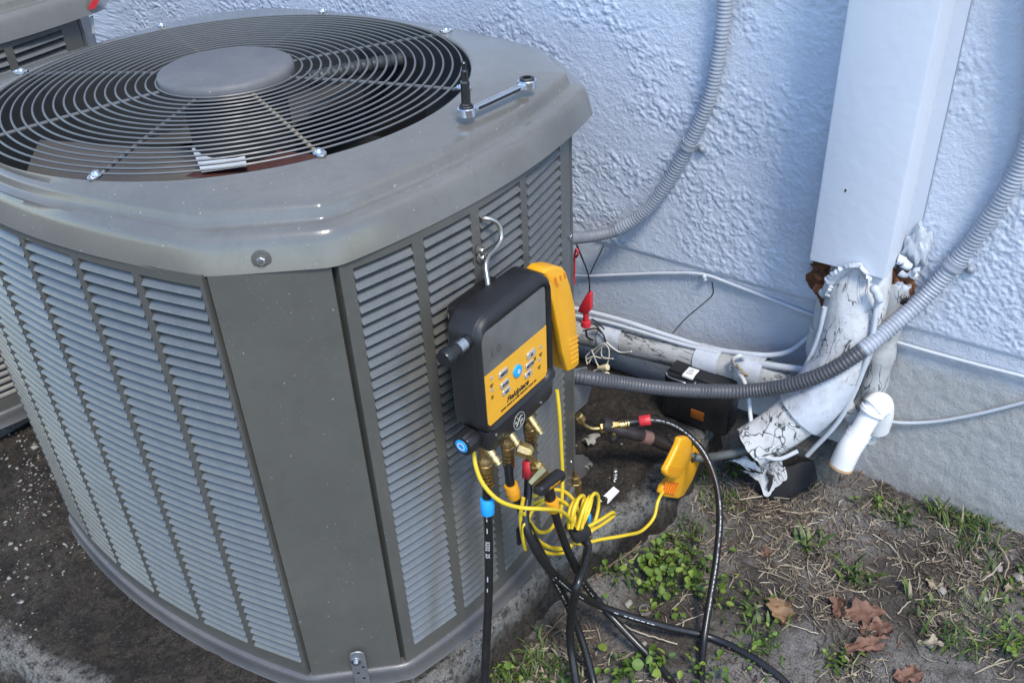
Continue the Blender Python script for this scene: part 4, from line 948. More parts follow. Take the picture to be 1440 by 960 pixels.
wallcable('thin white cable running right along the foundation just under the stucco ledge', [(1225, 470, 'x', XC), (1262, 481, 'x', XC), (1310, 495, 'x', XC), (1380, 514, 'x', XC), (1450, 532, 'x', XC), (1530, 556, 'x', XC)], r=.0034)
wallcable('thin grey cable low on the bare foundation right of the drain pipe', [(1238, 590, 'x', XC - .01), (1265, 594, 'x', XC - .004), (1310, 593, 'x', XC), (1370, 583, 'x', XC), (1450, 563, 'x', XC), (1500, 549, 'x', XC)], r=.0034)
# ------------------------------------------------------------------ line cover (square painted sheet metal chase)
lx0, ly0, ly1, lz = .600, -.858, -.724, .540
lc = thing('line_cover', 'square pale blue painted metal line cover running down the wall', 'line cover', (.645, -.79, lz))
mb = MB(); prof = [(WX + .002, ly1), (lx0 + .004, ly1), (lx0 + .0012, ly1 - .0012), (lx0, ly1 - .004), (lx0, ly0 + .004), (lx0 + .0012, ly0 + .0012), (lx0 + .004, ly0), (WX - .002, ly0), (WX - .002, ly0 - .024), (WX - .0035, ly0 - .024)]
inn = [(WX + .002, ly1 - .0015), (lx0 + .006, ly1 - .0015), (lx0 + .0025, ly1 - .003), (lx0 + .0015, ly1 - .006), (lx0 + .0015, ly0 + .006), (lx0 + .0025, ly0 + .003), (lx0 + .006, ly0 + .0015), (WX - .0035, ly0 + .0015), (WX - .0035, ly0 + .001), (WX - .003, ly0 - .022)]
zs = list(np.linspace(lz, 2.8, 20))
mb.grid([[(x, y, z) for x, y in prof] for z in zs], False); mb.grid([[(x, y, z) for x, y in inn] for z in zs], False); mb.grid([[(x, y, lz) for x, y in prof], [(x, y, lz) for x, y in inn]], False)
mb.build('channel', 'cover', lc, 30)
mb = MB(); mb.prism([(-.0018, -.0022), (.0012, -.0026), (.002, .002), (-.001, .003)], P(1189, 268, x=lx0 - .0001), -EY, EZ, -EX, .0004); mb.build('paint_chip', 'steel_dark', lc, 0)
mb = MB(); mb.lump(P(1170, 388, x=.648), .050, .62, 40, 5, (.55, .78, .98), 3, 0, 3.6); mb.build('rotted_foam', 'foam', lc, 60)
mb = MB(); mb.lump(P(1256, 408, x=.668), .036, .6, 40, 5, (.55, .75, 1.1), 8, 0, 3.6); mb.build('rotted_foam', 'foam', lc, 60)
rnd = random.Random(12)
for cx, cy, cz, n, sp in ((.628, -.752, .470, 6, .012), (.652, -.872, .485, 8, .020), (.655, -.880, .535, 6, .016)):
    for k in range(n):
        q = np.array([cx + rnd.uniform(-.006, .004), cy + rnd.uniform(-sp, sp), cz + rnd.uniform(-sp, sp)]); mb = MB(); e1 = nrm(np.array([rnd.gauss(0, .5), rnd.gauss(0, 1), rnd.gauss(0, 1)])); e2 = nrm(np.cross(e1, [rnd.gauss(-1, .4), rnd.gauss(0, .4), rnd.gauss(0, .4)])); e3 = np.cross(e1, e2); sz = rnd.uniform(.007, .013); R0 = rnd.uniform(.6, 1.3)
        for sg in (0, -.0012): mb.add([q + sz * (e1 * (u_ + .25 * (float(fbm(v_ * 2 + k, u_ * 2, 2, k)) - .5)) + e2 * v_ * (.8 + .4 * float(fbm(u_ * 3, k, 2, 3)))) + e3 * (sz * R0 * (u_ * u_ + .5 * v_ * v_ - .3 * u_ * v_) + sg) for u_ in np.linspace(-1, 1, 6) for v_ in np.linspace(-.8, .8, 5)], [(a_ * 5 + b_, a_ * 5 + b_ + 1, a_ * 5 + b_ + 6, a_ * 5 + b_ + 5) for a_ in range(5) for b_ in range(4)])
        mb.build('paint_flake', 'wpaint' if rnd.random() < .7 else 'insdark', lc, 60)
mb = MB(); mb.lump((.682, -.884, .570), .022, .7, 40, 4, (.35, .9, 1.7), 5, 0, 2.6); mb.build('caulk', 'wpaint', lc, 60)
# ------------------------------------------------------------------ thick insulated suction line coming out of the cover
sp_ = PP([(1213, 352, 'x', .670), (1208, 390, 'x', .648), (1200, 440, 'x', .625), (1180, 505, 'x', .600), (1146, 560, 'x', .565), (1100, 600, 'x', .530), (1058, 626, 'x', .500)])
il = thing('insulated_line', 'thick cracked white insulated refrigerant line bending out of the cover', 'insulated pipe', sp_[2])
p = spline(sp_, .004); n = len(p); rnd = np.random.RandomState(3)
fr = frames(p); N = 40; rings = []
def pr_(i): t = i / n; return .0555 - .0085 * sstep(0, 1, np.array(t)) 
for i in range(n):
    t_, a_, b_ = fr[i]; row = []
    for k in range(N):
        g_ = 2 * math.pi * k / N; f = 1 + .13 * (float(fbm(math.cos(g_) * 1.7 + i * .016, math.sin(g_) * 1.7 + i * .011, 3, 91)) - .5) + .05 * (float(fbm(math.cos(g_) * 5 + i * .03, math.sin(g_) * 5 + i * .09, 3, 92)) - .5)
        row.append(p[i] + float(pr_(i)) * f * (math.cos(g_) * a_ + math.sin(g_) * b_))
    rings.append(row)
e_ = int(n * .74)
mb = MB(); mb.grid(rings[:e_ + 1], True, 0, True, True); set_uv(mb.build('painted_jacket', 'wrap', il, 60), N, .3, .004)
inner = [[p[i] + (np.array(q) - p[i]) * .90 + fr[i][0] * (.010 * (float(fbm(k * .45, 2.2, 3, 95)) - .3) if i == n - 1 else 0) for k, q in enumerate(rings[i])] for i in range(e_ - 2, n)]
mb = MB(); mb.grid(inner, True, 0, False, False); set_uv(mb.build('flaking_jacket', 'flaking', il, 60), N, .28, .004)
mb = MB(); mb.grid([[p[i] + (np.array(q) - p[i]) * .84 for q in rings[i]] for i in range(e_ - 2, n - 2)], True, 0, True, True); mb.build('foam_core', 'insdark', il, 60)
mb = MB(); mb.grid([[p[i] + (np.array(q) - p[i]) * 1.035 for q in rings[i]] for i in range(int(n * .52), e_ + 2)], True); set_uv(mb.build('tape_wrap', 'tape', il, 60), N, .3, .004)
rnd = random.Random(5); mb = MB()                                        # ragged rolled lip of paint and foam at the top
lip = PP([(1160, 414, 'x', .600), (1167, 397, 'x', .596), (1180, 384, 'x', .594), (1193, 376, 'x', .594), (1205, 375, 'x', .594), (1215, 381, 'x', .594), (1222, 393, 'x', .596)])
lp = spline(lip, .0016); fl_ = frames(lp); rows = []
for i, c in enumerate(lp):
    up = nrm(np.cross(fl_[i][0], -EX)); up = up if up[2] + .3 * abs(up[1]) > 0 else -up
    k = float(fbm(i * .16, 1.7, 3, 7)); k2 = float(fbm(i * .55, 4.7, 2, 9)); o_ = float(fbm(i * .21, 8.7, 2, 11))
    hh = .004 + .016 * max(k - .25, 0) + .006 * (k2 - .5); ou = .003 + .010 * o_
    rows.append([c - up * .008 + EX * .003, c - up * .003 - EX * .001, c + up * hh * .4 - EX * ou, c + up * hh - EX * ou * .8, c + up * (hh + .001) - EX * (ou * .5 - .002), c + up * hh * .4 + EX * .004, c - up * .004 + EX * .006])
mb.grid(rows, True, 0, True, True)
mb.build('torn_lip', 'wpaint', il, 60)
mb = MB(); q = spline(PP([(1227, 402, 'x', .580), (1233, 412, 'x', .580), (1238, 425, 'x', .582)]), .004); mb.tube(q, [.005, .0085, .0085, .007, .0085, .008, .0085, .005][:len(q)] if len(q) <= 8 else .008, 10); mb.build('foam_bead', 'wpaint', il, 60)
for pts in ([(1160, 432), (1152, 470), (1138, 505), (1120, 538), (1105, 552)], [(1233, 425), (1227, 470), (1210, 530), (1180, 590), (1135, 640)]):
    mb = MB(); mb.tube(spline(PP([(x, y, 'x', .590 - .0006 * k * 10) for k, (x, y) in enumerate(pts)]), .005), .0050, 8); mb.build('side_cable', 'wpaint', il, 60)
# the torn sleeve lying under it
ts = thing('torn_sleeve', 'torn black and white insulation sleeve lying on the soil under the line', 'insulation scrap', Gd(1090, 680))
def sheet(corners, nu, nv, fold, name, mats, thick=.004, seed=0, jag=.006):
    c = [np.asarray(q, float) for q in corners]; V = []
    for i in range(nu):
        for j in range(nv):
            u, v = i / (nu - 1), j / (nv - 1); q = c[0] * (1 - u) * (1 - v) + c[1] * u * (1 - v) + c[2] * u * v + c[3] * (1 - u) * v
            e = jag * (float(fbm(i * .7, j * .7, 2, seed)) - .5) * 2; q = q + EZ * (fold * math.sin(math.pi * v) + .012 * (float(fbm(u * 3, v * 3, 2, seed + 1)) - .5)) + EX * e * (u in (0, 1)) + EY * e * (v in (0, 1)); V.append(q)
    f = [(i * nv + j, i * nv + j + 1, (i + 1) * nv + j + 1, (i + 1) * nv + j) for i in range(nu - 1) for j in range(nv - 1)]
    mb = MB(); mb.add(V, f, 0); mb.add([q - EZ * thick for q in V], f, 1)
    bd = [i * nv for i in range(nu)] + [(nu - 1) * nv + j for j in range(1, nv)] + [i * nv + nv - 1 for i in range(nu - 2, -1, -1)] + [j for j in range(nv - 2, 0, -1)]
    m_ = len(V); mb.add(V + [q - EZ * thick for q in V], [(bd[k], bd[(k + 1) % len(bd)], bd[(k + 1) % len(bd)] + m_, bd[k] + m_) for k in range(len(bd))], 1); return set_uv(mb.build(name, mats, ts, 60), nv, .08, .009)
sheet([P(1018, 648, z=.075), P(1045, 640, z=.075), P(1072, 664, z=.062), P(1056, 662, z=.052)], 10, 8, .008, 'white_flap', ['flaking', 'insdark'], seed=1)
sheet([Gd(1040, 664, .035), P(1085, 650, z=.075), P(1108, 672, z=.055), Gd(1078, 700, .010)], 14, 12, .020, 'white_flap', ['flaking', 'insdark'], seed=4)
sheet([P(1085, 652, z=.072), P(1140, 652, z=.050), P(1166, 657, z=.040), Gd(1112, 701, .006)], 14, 12, .020, 'black_flap', ['insdark', 'insdark'], seed=7)
sheet([P(1078, 668, z=.055), P(1100, 655, z=.065), Gd(1118, 698, .012), Gd(1080, 700, .008)], 10, 10, .016, 'black_flap', ['insdark', 'insdark'], seed=9)
# bare dark suction pipe from the unit to the insulated line
pp = spline([P(846, 596, x=.30), P(880, 606, x=.335), P(925, 620, x=.39), P(980, 643, y=-.604), P(1015, 640, x=.475), P(1060, 630, x=.505)], .005)
sv = thing('suction_pipe', 'dark weathered suction pipe with a bare copper joint beside the pad', 'pipe', pp[0]); i1, i2 = int(len(pp) * .27), int(len(pp) * .345); i3 = int(len(pp) * .66)
mb = MB(); mb.tube(pp[:i3 + 1], [.0125 + .0006 * math.sin(i * .9) for i in range(i3 + 1)], 16); MT['oldcopper'] = plain('weathered_copper', (.050, .042, .043), .42, .3, var=.4, scale=25); mb.build('weathered_tube', 'oldcopper', sv, 60)
mb = MB(); mb.tube(pp[i1:i2], .0140, 16); MT['pinkcopper'] = plain('scrubbed_copper', (.36, .22, .19), .45, .5, var=.4, scale=70); mb.build('copper_joint', 'pinkcopper', sv, 60)
mb = MB(); mb.tube(pp[i3 - 1:], .0085, 14); MT['darktube'] = plain('dark_grey_tube', (.085, .095, .095), .5, var=.3); mb.build('grey_tube', 'darktube', sv, 60)
# thin bare liquid tube looping down from the bundle
lt = spline(PP([(1046, 506, 'x', .612), (1040, 500, 'x', .596), (1030, 507, 'x', .590), (1036, 520, 'x', .584), (1046, 535, 'x', .565), (1052, 555, 'x', .545), (1056, 590, 'x', .515), (1062, 625, 'x', .487), (1075, 641, 'x', .478), (1095, 645, 'x', .480), (1122, 634, 'x', .498)]), .004)
lq = thing('liquid_tube', 'thin scuffed grey tube looping from the bundle round the insulated line', 'tube', lt[len(lt) // 2]); mb = MB(); mb.tube(lt, .0042, 12); mb.build('tube', 'wpipe', lq, 60)
for x, y, sx in ((1036, 512, .588), (1044, 520, .582)):
    mb = MB(); q = P(x, y, x=sx); mb.tube(spline([q + np.array([0, .012, .01]), q + np.array([-.008, 0, .003]), q + np.array([-.004, -.013, -.006]), q + np.array([.004, -.004, -.014]), q + np.array([-.004, .010, -.008])], .003), .0022, 7); mb.build('tie_wire', 'straw_a', lq, 60)
# ------------------------------------------------------------------ line bundle along the foundation
bp_ = PP([(760, 452, 'x', .640), (830, 468, 'x', .635), (880, 480, 'x', .632), (950, 497, 'x', .628), (1020, 515, 'x', .625), (1080, 528, 'x', .625), (1135, 542, 'x', .628), (1180, 556, 'x', .632)])
bd_ = thing('line_bundle', 'taped bundle of white painted insulated lines along the foundation', 'line bundle', bp_[3]); p = spline(bp_, .006); fr = frames(p); N = 28; rings = []
for i in range(len(p)):
    t_, a_, b_ = fr[i]; rings.append([p[i] + .031 * (1 + .22 * (float(fbm(math.cos(2 * math.pi * k / N) * 1.6 + i * .03, math.sin(2 * math.pi * k / N) * 1.6, 3, 97)) - .5)) * (math.cos(2 * math.pi * k / N) * a_ + math.sin(2 * math.pi * k / N) * b_) for k in range(N)])
mb = MB(); mb.grid(rings, True, 0, True, True); set_uv(mb.build('insulation', 'wrap2', bd_, 60), N, .2, .006)
for x0_, x1_ in ((848, 880), (985, 1018), (1040, 1078)):
    i0 = int(np.argmin(np.linalg.norm(p - P(x0_, 478 + (x0_ - 860) * .25, x=.63), axis=1))); i1 = int(np.argmin(np.linalg.norm(p - P(x1_, 478 + (x1_ - 860) * .25, x=.63), axis=1)))
    mb = MB(); mb.grid([[p[i] + (np.array(q) - p[i]) * 1.10 + EZ * .004 for q in rings[i]] for i in range(i0, i1 + 1)], True); mb.build('tape_band', 'tape', bd_, 60)
for k, (pts, r) in enumerate((([(800, 432, 'x', .632), (835, 440, 'x', .630), (880, 452, 'x', .628), (940, 472, 'x', .632), (1000, 490, 'x', .632), (1040, 496, 'x', .632), (1085, 499, 'x', .640), (1110, 494, 'x', .655), (1130, 480, 'x', .672), (1150, 462, 'x', .682), (1168, 440, 'x', .685)], .0055), ([(800, 442, 'x', .626), (850, 452, 'x', .622), (900, 466, 'x', .618), (960, 484, 'x', .618), (1010, 496, 'x', .618)], .0042), ([(1070, 512, 'x', .615), (1100, 516, 'x', .61), (1150, 522, 'x', .61)], .0072))):
    mb = MB(); mb.tube(spline(PP(pts), .006), r, 10); mb.build('tube', 'wpaint', bd_, 60)
for k, pts in enumerate(([(832, 448), (842, 455), (850, 463)], [(836, 455), (848, 470), (852, 480)], [(820, 465), (838, 462), (846, 468)])):
    mb = MB(); mb.tube(spline(PP([(x, y, 'x', .598) for x, y in pts]), .004), .0018, 6); mb.build('loose_wire', 'insdark', bd_, 60)
# ------------------------------------------------------------------ second riser, grey stub and white drain
s2 = thing('insulated_riser', 'slim cracked grey insulated line against the wall behind the drain', 'insulated pipe', P(1235, 500, x=.66)); q = spline(PP([(1262, 395, 'x', .668), (1255, 430, 'x', .664), (1243, 480, 'x', .658), (1232, 530, 'x', .652), (1216, 575, 'x', .648), (1205, 620, 'x', .646)]), .005)
mb = MB(); mb.tube(q, [.0245 + .0015 * math.sin(i * .5) for i in range(len(q))], 20); set_uv(mb.build('jacket', 'wrap2', s2, 60), 20, .15, .005)
s3 = thing('grey_pvc_stub', 'grey plastic drain stub with an elbow left of the insulated line', 'drain pipe', P(1150, 460, x=.65)); q = spline(PP([(1166, 395, 'x', .660), (1158, 430, 'x', .658), (1153, 465, 'x', .656)]), .005)
mb = MB(); mb.tube(q, .0150, 18); mb.build('pipe', 'wpipe', s3, 60); q = spline(PP([(1153, 461, 'x', .656), (1148, 478, 'x', .655), (1146, 492, 'x', .652), (1152, 507, 'x', .645), (1166, 522, 'x', .636), (1180, 536, 'x', .63)]), .004)
mb = MB(); mb.tube(q, [.0182, .0182] + [.0172] * (len(q) - 2), 18); mb.build('elbow', 'wpipe', s3, 60); mb = MB(); mb.lathe(q[0], q[1] - q[0], [(-.001, .0155), (-.001, .0186), (.003, .0188), (.004, .017)], 24, 0, False); mb.build('socket_rim', 'wpipe', s3, 40)
dr = thing('drain_elbow', 'bright white plastic condensate drain elbow with a rusty open end', 'drain pipe', P(1210, 600, x=.6))
A_, B_ = P(1234, 566, x=.612), P(1206, 612, x=.585); C_ = P(1184, 648, x=.566)
mb = MB(); mb.tube(spline([P(1233, 600, x=.640), P(1238, 582, x=.630), P(1236, 568, x=.616), P(1228, 574, x=.606)], .003), .0240, 24); mb.sphere(P(1236, 570, x=.617), .0252, 20, 12); mb.build('elbow', 'white', dr, 60)
mb = MB(); d = nrm(B_ - A_); mb.lathe(P(1229, 574, x=.606), d, [(0, .0238), (.008, .0244), (.0085, .0205)], 28); mb.build('socket_rim', 'white', dr, 40)
mb = MB(); mb.lathe(A_, d, [(0, .0196), (np.linalg.norm(B_ - A_) + .01, .0196)], 28); mb.build('pipe', 'white', dr, 60)
mb = MB(); mb.tube(spline([B_ - d * .014, B_, (B_ + C_) / 2 + np.array([-.003, 0, .002]), C_ - EZ * .012 - EX * .0], .003), .0228, 28, caps=False); mb.sphere(B_ + d * .002, .0235, 20, 12); mb.build('end_elbow', 'white', dr, 60)
e_d = nrm((C_ - EZ * .012) - ((B_ + C_) / 2)); e_c = C_ - EZ * .012
MT['rust'] = plain('rust_stain', (.46, .30, .17), .8, var=.4, scale=80)
mb = MB(); mb.lathe(e_c, e_d, [(-.004, .0230), (-.003, .0236), (.002, .0235), (.0025, .0192), (-.03, .0188)], 28, 0, False); mb.build('rusty_rim', 'rust', dr, 40)
mb = MB(); mb.lathe(e_c, e_d, [(-.012, .0190), (-.0121, .001)], 20, 0, False); mb.build('bore', 'dark', dr, 0)
mb = MB(); mb.tube(spline(PP([(1176, 556, 'x', .640), (1190, 572, 'x', .635), (1203, 588, 'x', .628), (1213, 600, 'x', .626)]), .004), .0195, 20); set_uv(mb.build('back_pipe', 'flaking', dr, 60), 20, .12, .004)
mb = MB(); mb.tube(spline([P(1224, 600, x=.645), P(1221, 610, x=.645), P(1219, 616, x=.645)], .003), .0185, 18); mb.build('stub', 'wpipe', dr, 60)
# ------------------------------------------------------------------ black case wedged on the pad
bc = P(976, 552, x=.545); bt_ = thing('tool_case', 'black plastic case with a white label wedged under the bundle', 'tool case', (bc[0] + .03, bc[1], SL0)); yl, yr = P(932, 540, x=.555)[1], P(1026, 560, x=.555)[1]
cz = P(976, 545, x=.555)[2]; cy = (yl + yr) / 2; wdt = abs(yl - yr); z0 = SL0 + .004; z1 = P(960, 522, x=.575)[2]
mb = MB(); mb.box((.585, cy, (z0 + z1) / 2), (.062, wdt, z1 - z0), .012, None, 0, 3); cs = mb.build('case', 'black', bt_, 45)
mb = MB(); mb.box((.587, cy - .002, z1 + .001), (.050, wdt * .94, .010), .004); cs2 = mb.build('lid', 'rubber', bt_, 45)
mb = MB(); mb.box((.572, cy + wdt * .14, z1 + .004), (.034, .024, .006), .0015); lb = mb.build('paper_label', 'paper', cs2, 30)
mb = MB(); 
for k in range(3): mb.box((.566 + .007 * k, cy + wdt * .14, z1 + .0073), (.0016, .014 - .003 * k, .0004))
mb.build('label_print', 'ink', lb, 0)
for a, b_ in ((.46, .10), (.02, -.30)):
    mb = MB(); mb.tube(spline([(.556, cy + wdt * a, z1 - .002), (.551, cy + wdt * (a - .04), z1 - .006), (.551, cy + wdt * (b_ + .04), z1 - .008), (.555, cy + wdt * b_, z1 - .016)], .004), .0018, 8); mb.build('wire_latch', 'zinc', bt_, 60)
mb = MB(); mb.box((.5535, cy - wdt * .06, z0 + (z1 - z0) * .32), (.003, .030, .022), .001); MT['dimorange'] = plain('orange_panel', (.30, .085, .01), .5); mb.build('orange_panel', 'dimorange', bt_, 30)
# ------------------------------------------------------------------ red test clip and loose wiring
rc = thing('test_clip', 'red insulated alligator clip with a thin black lead', 'test clip', P(823, 440, x=.50)); X5 = .50
def xprism(px, xv, th, name, mat, parent, bev=.002):
    q = [P(a, b, x=xv) for a, b in px]; o = q[0]; mb = MB(); mb.prism([(-(p_[1] - o[1]), p_[2] - o[2]) for p_ in q], o, -EY, EZ, EX, th, bev, 2); return mb.build(name, mat, parent, 45)
xprism([(826, 411), (830, 413), (830, 436), (826, 441), (820, 442), (812, 438), (815, 430)], X5, .012, 'upper_boot', 'red', rc)
mb = MB(); mb.lathe(P(824, 438, x=X5 + .006), P(824, 467, x=X5 + .006) - P(824, 438, x=X5 + .006), [(0, .0055), (.022, .0065), (.023, .0095), (.034, .0110), (.036, .0095)], 16); mb.build('lower_boot', 'red', rc, 40)
mb = MB(); mb.tube(spline(PP([(811, 345, 'x', .36), (820, 366, 'x', .40), (827, 385, 'x', .45), (829, 400, 'x', .49), (829, 415, 'x', .506)]), .004), .0016, 8); mb.build('lead', 'rubber', rc, 60)
mb = MB(); mb.tube(spline(PP([(807, 400, 'x', .33), (808, 380, 'x', .33), (808, 360, 'x', .325), (811, 350, 'x', .32), (813, 356, 'x', .32), (810, 362, 'x', .325)]), .003), .0019, 8); mb.build('red_hook', 'red', rc, 60)
mb = MB(); mb.tube(spline(PP([(824, 466, 'x', .506), (826, 474, 'x', .51), (834, 478, 'x', .52)]), .003), .0022, 8); mb.build('tip_wire', 'rubber', rc, 60)
XN = .42
ws = thing('wire_splice', 'loose tangle of thin cream wires with three wire nuts', 'wire splice', P(845, 515, x=XN))
for pts in ([(826, 512), (824, 502), (835, 492), (850, 483), (855, 488), (856, 505), (851, 516)], [(832, 492), (835, 500), (840, 512), (846, 520)], [(825, 505), (835, 501), (848, 504), (862, 504)], [(853, 482), (847, 486), (846, 500), (850, 503), (857, 504)], [(853, 481), (862, 489), (872, 495), (888, 494)], [(829, 526), (838, 520), (846, 520), (851, 527)], [(852, 484), (843, 490), (832, 503), (828, 510)]):
    mb = MB(); mb.tube(spline(PP([(x, y, 'x', XN + .002 * (i % 3)) for i, (x, y) in enumerate(pts)]), .003), .0014, 7); mb.build('wire', 'creamwire', ws, 60)
def nut(a, b_, mat):
    a, b_ = P(*a, x=XN - .004), P(*b_, x=XN - .004); L = np.linalg.norm(b_ - a); mb = MB(); mb.lathe(a, b_ - a, [(0, .0030), (L * .3, .0046), (L * .7, .0062), (L * .97, .0068), (L, .0060)], 8); mb.build('wire_nut', mat, ws, 25)
nut((851, 522), (864, 537), 'cream'); nut((841, 517), (855, 516), 'cream'); nut((840, 540), (835, 524), 'nutblue')
#@@GROUND
# ================================================================== LITTER, WEEDS AND DEBRIS
rng = np.random.RandomState(11)
def on_ground(x, y):
    return ground_h(np.asarray(x, float), np.asarray(y, float))
def scatter_mesh(name, V, F, mi, mats, label=None):
    me = bpy.data.meshes.new(name); me.from_pydata(V.tolist(), [], F.tolist())
    for k in mats: me.materials.append(MT[k])
    me.polygons.foreach_set('material_index', np.asarray(mi, np.int32)); me.shade_smooth(); me.update()
    o = bpy.data.objects.new(name, me); COL.objects.link(o); tag(o, label, kind='stuff'); return o
# dead straw: thin bent three-point blades
n = 15000; x = rng.uniform(-.20, .72, n); y = rng.uniform(-1.45, -.52, n)
dn = fbm(x * 9, y * 9, 3, 101); keep = (dn + .22 * sstep(.25, .6, x) * sstep(-.7, -.95, y) > rng.uniform(.30, .72, n)) & (y < yedge(x) - .035)
x, y = x[keep], y[keep]; n = len(x); L = rng.gamma(2.2, .0085, n) + .005; an = rng.uniform(0, 2 * np.pi, n); wd = rng.uniform(.0005, .0012, n); tz = np.abs(rng.normal(0, .13, n))
d = np.stack([np.cos(an), np.sin(an)], 1); sd = np.stack([-d[:, 1], d[:, 0]], 1); bend = rng.normal(0, .16, n); V = []
for t, wf in ((-.5, .8), (-.1, 1), (.25, .9), (.5, .25)):
    c = np.stack([x, y], 1) + d * (L * t)[:, None] + sd * (bend * L * (t * t * 4 - .5))[:, None]
    z = on_ground(c[:, 0], c[:, 1]) + .0015 + (t + .5) * L * tz * .6 + rng.uniform(0, .004, n)
    for sg in (-1, 1): V.append(np.column_stack([c + sd * (wd * wf * sg)[:, None], z + sg * wd * .5]))
V = np.stack(V, 1).reshape(-1, 3); b = np.arange(n)[:, None] * 8
F = np.concatenate([b + np.array([[2 * k, 2 * k + 1, 2 * k + 3, 2 * k + 2]]) for k in range(3)], 1).reshape(-1, 4)
scatter_mesh('dry_grass', V, F, np.repeat(rng.choice(4, n, p=[.34, .30, .12, .24]), 3), ['straw_a', 'straw_b', 'straw_c', 'straw_d'], 'dead grass stalks strewn over the bare soil')
# crumbs, chips and pebbles
def chips(name, x, y, z, size, mats, p, label):
    n = len(x); base = np.array([(1, 0, 0), (0, 1, 0), (-1, 0, 0), (0, -1, 0), (.3, .2, .7), (-.1, -.1, -.6)]); V = np.repeat(base[None], n, 0) * rng.uniform(.55, 1.3, (n, 6, 3)); a = rng.uniform(0, 6.28, n)
    V = V * (size[:, None] * np.stack([rng.uniform(.7, 1.3, n), rng.uniform(.5, 1, n), rng.uniform(.25, .6, n)], 1))[:, None, :]
    Xr = V[..., 0] * np.cos(a)[:, None] - V[..., 1] * np.sin(a)[:, None]; Yr = V[..., 0] * np.sin(a)[:, None] + V[..., 1] * np.cos(a)[:, None]
    V = np.stack([Xr + x[:, None], Yr + y[:, None], V[..., 2] + z[:, None]], -1).reshape(-1, 3)
    f = np.array([(0, 1, 4), (1, 2, 4), (2, 3, 4), (3, 0, 4), (1, 0, 5), (2, 1, 5), (3, 2, 5), (0, 3, 5)]); F = (np.arange(n)[:, None, None] * 6 + f[None]).reshape(-1, 3)
    return scatter_mesh(name, V, F, np.repeat(rng.choice(len(mats), n, p=p), 8), mats, label)
n = 5200; x = rng.uniform(-.2, .70, n); y = rng.uniform(-1.4, -.5, n); k = (y < yedge(x) - .03) & (fbm(x * 12, y * 12, 3, 111) > rng.uniform(.25, .75, n)); x, y = x[k], y[k]
chips('soil_crumbs', x, y, on_ground(x, y), .0009 + rng.gamma(1.5, .0010, len(x)), ['twig', 'straw_d', 'peb2', 'peb', 'straw_b'], [.24, .36, .24, .03, .13], 'crumbs of soil bark and grit on the bare soil')
def slab_z(x, y): return SL0 + (fbm(x * 16, y * 16, 4, 21) - .5) * .016 + (fbm(x * 70, y * 70, 3, 22) - .5) * .006
n = 2600; x = rng.uniform(-.66, -.16, n); y = rng.uniform(.0, .74, n); k = (fbm(x * 11, y * 11, 2, 121) + .30 * sstep(.10, .42, y) > rng.uniform(.45, .95, n)) & (x > xedge(y) + .01); x, y = x[k], y[k]
chips('shell_chips', x, y, slab_z(x, y) + .001, .0012 + rng.gamma(1.6, .0013, len(x)), ['peb', 'peb2', 'straw_b'], [.62, .28, .10], 'pale shell and paint chips on the pad left of the unit')
n = 700; x = rng.uniform(.24, .64, n); y = rng.uniform(-.56, -.20, n); k = (fbm(x * 14, y * 14, 2, 131) > rng.uniform(.35, .75, n)) & (y > yedge(x) + .01); x, y = x[k], y[k]
chips('grit', x, y, slab_z(x, y) + .001, .0009 + rng.gamma(1.4, .0009, len(x)), ['peb', 'peb2', 'straw_b', 'straw_d'], [.16, .30, .24, .30], 'grit and paint chips on the pad behind the unit')
# green grass blades in tufts
TU = [(1365, 742, 50, 210, .035), (1330, 722, 26, 50, .04), (1200, 815, 22, 26, .045), (1143, 772, 22, 26, .042), (1390, 880, 60, 80, .042), (1345, 905, 45, 60, .04), (1300, 855, 40, 20, .03), (1010, 700, 34, 110, .022), (985, 665, 26, 60, .022), (1040, 660, 24, 40, .022), (965, 750, 40, 60, .022), (1060, 860, 40, 40, .025), (1070, 905, 45, 50, .026), (750, 935, 45, 110, .030), (705, 950, 30, 60, .03), (790, 945, 30, 40, .026), (1240, 720, 26, 30, .024), (1270, 730, 18, 24, .028), (880, 800, 34, 40, .024), (1180, 935, 30, 24, .024), (1420, 830, 40, 30, .028), (20, 955, 26, 200, .05), (0, 960, 20, 120, .06)]
V = []; MI = []
for px, py, rad, cnt, hh in TU:
    c0 = Gd(px, py, 0); rw = rad / 760
    for _ in range(cnt):
        q = c0[:2] + rng.normal(0, .5, 2) * rw; a = rng.uniform(0, 6.28); dv = np.array([math.cos(a), math.sin(a)]); sv_ = np.array([-dv[1], dv[0]]); L = hh * rng.uniform(.5, 1.25); lean = rng.uniform(.35, 1.15); wv = rng.uniform(.0009, .0022) * (1.9 if cnt < 50 else 1)
        z0 = float(on_ground(q[:1], q[1:])[0]) - .002
        for t, wf in ((0, .7), (.35, 1), (.7, .8), (1, .1)):
            ang = lean * t * 1.1; r_ = L * t * math.sin(ang * .8 + .15); z = z0 + L * t * math.cos(ang * .9)
            for sg in (-1, 1): V.append((*(q + dv * r_ + sv_ * wv * wf * sg), z))
        MI += [rng.choice(4, p=[.5, .2, .2, .1])] * 3
V = np.array(V); n = len(V) // 8; b = np.arange(n)[:, None] * 8
F = np.concatenate([b + np.array([[2 * k, 2 * k + 1, 2 * k + 3, 2 * k + 2]]) for k in range(3)], 1).reshape(-1, 4)
scatter_mesh('grass', V, F, MI, ['grass', 'leaf_c', 'leaf_a', 'straw_a'], 'sparse green grass tufts growing in the soil')
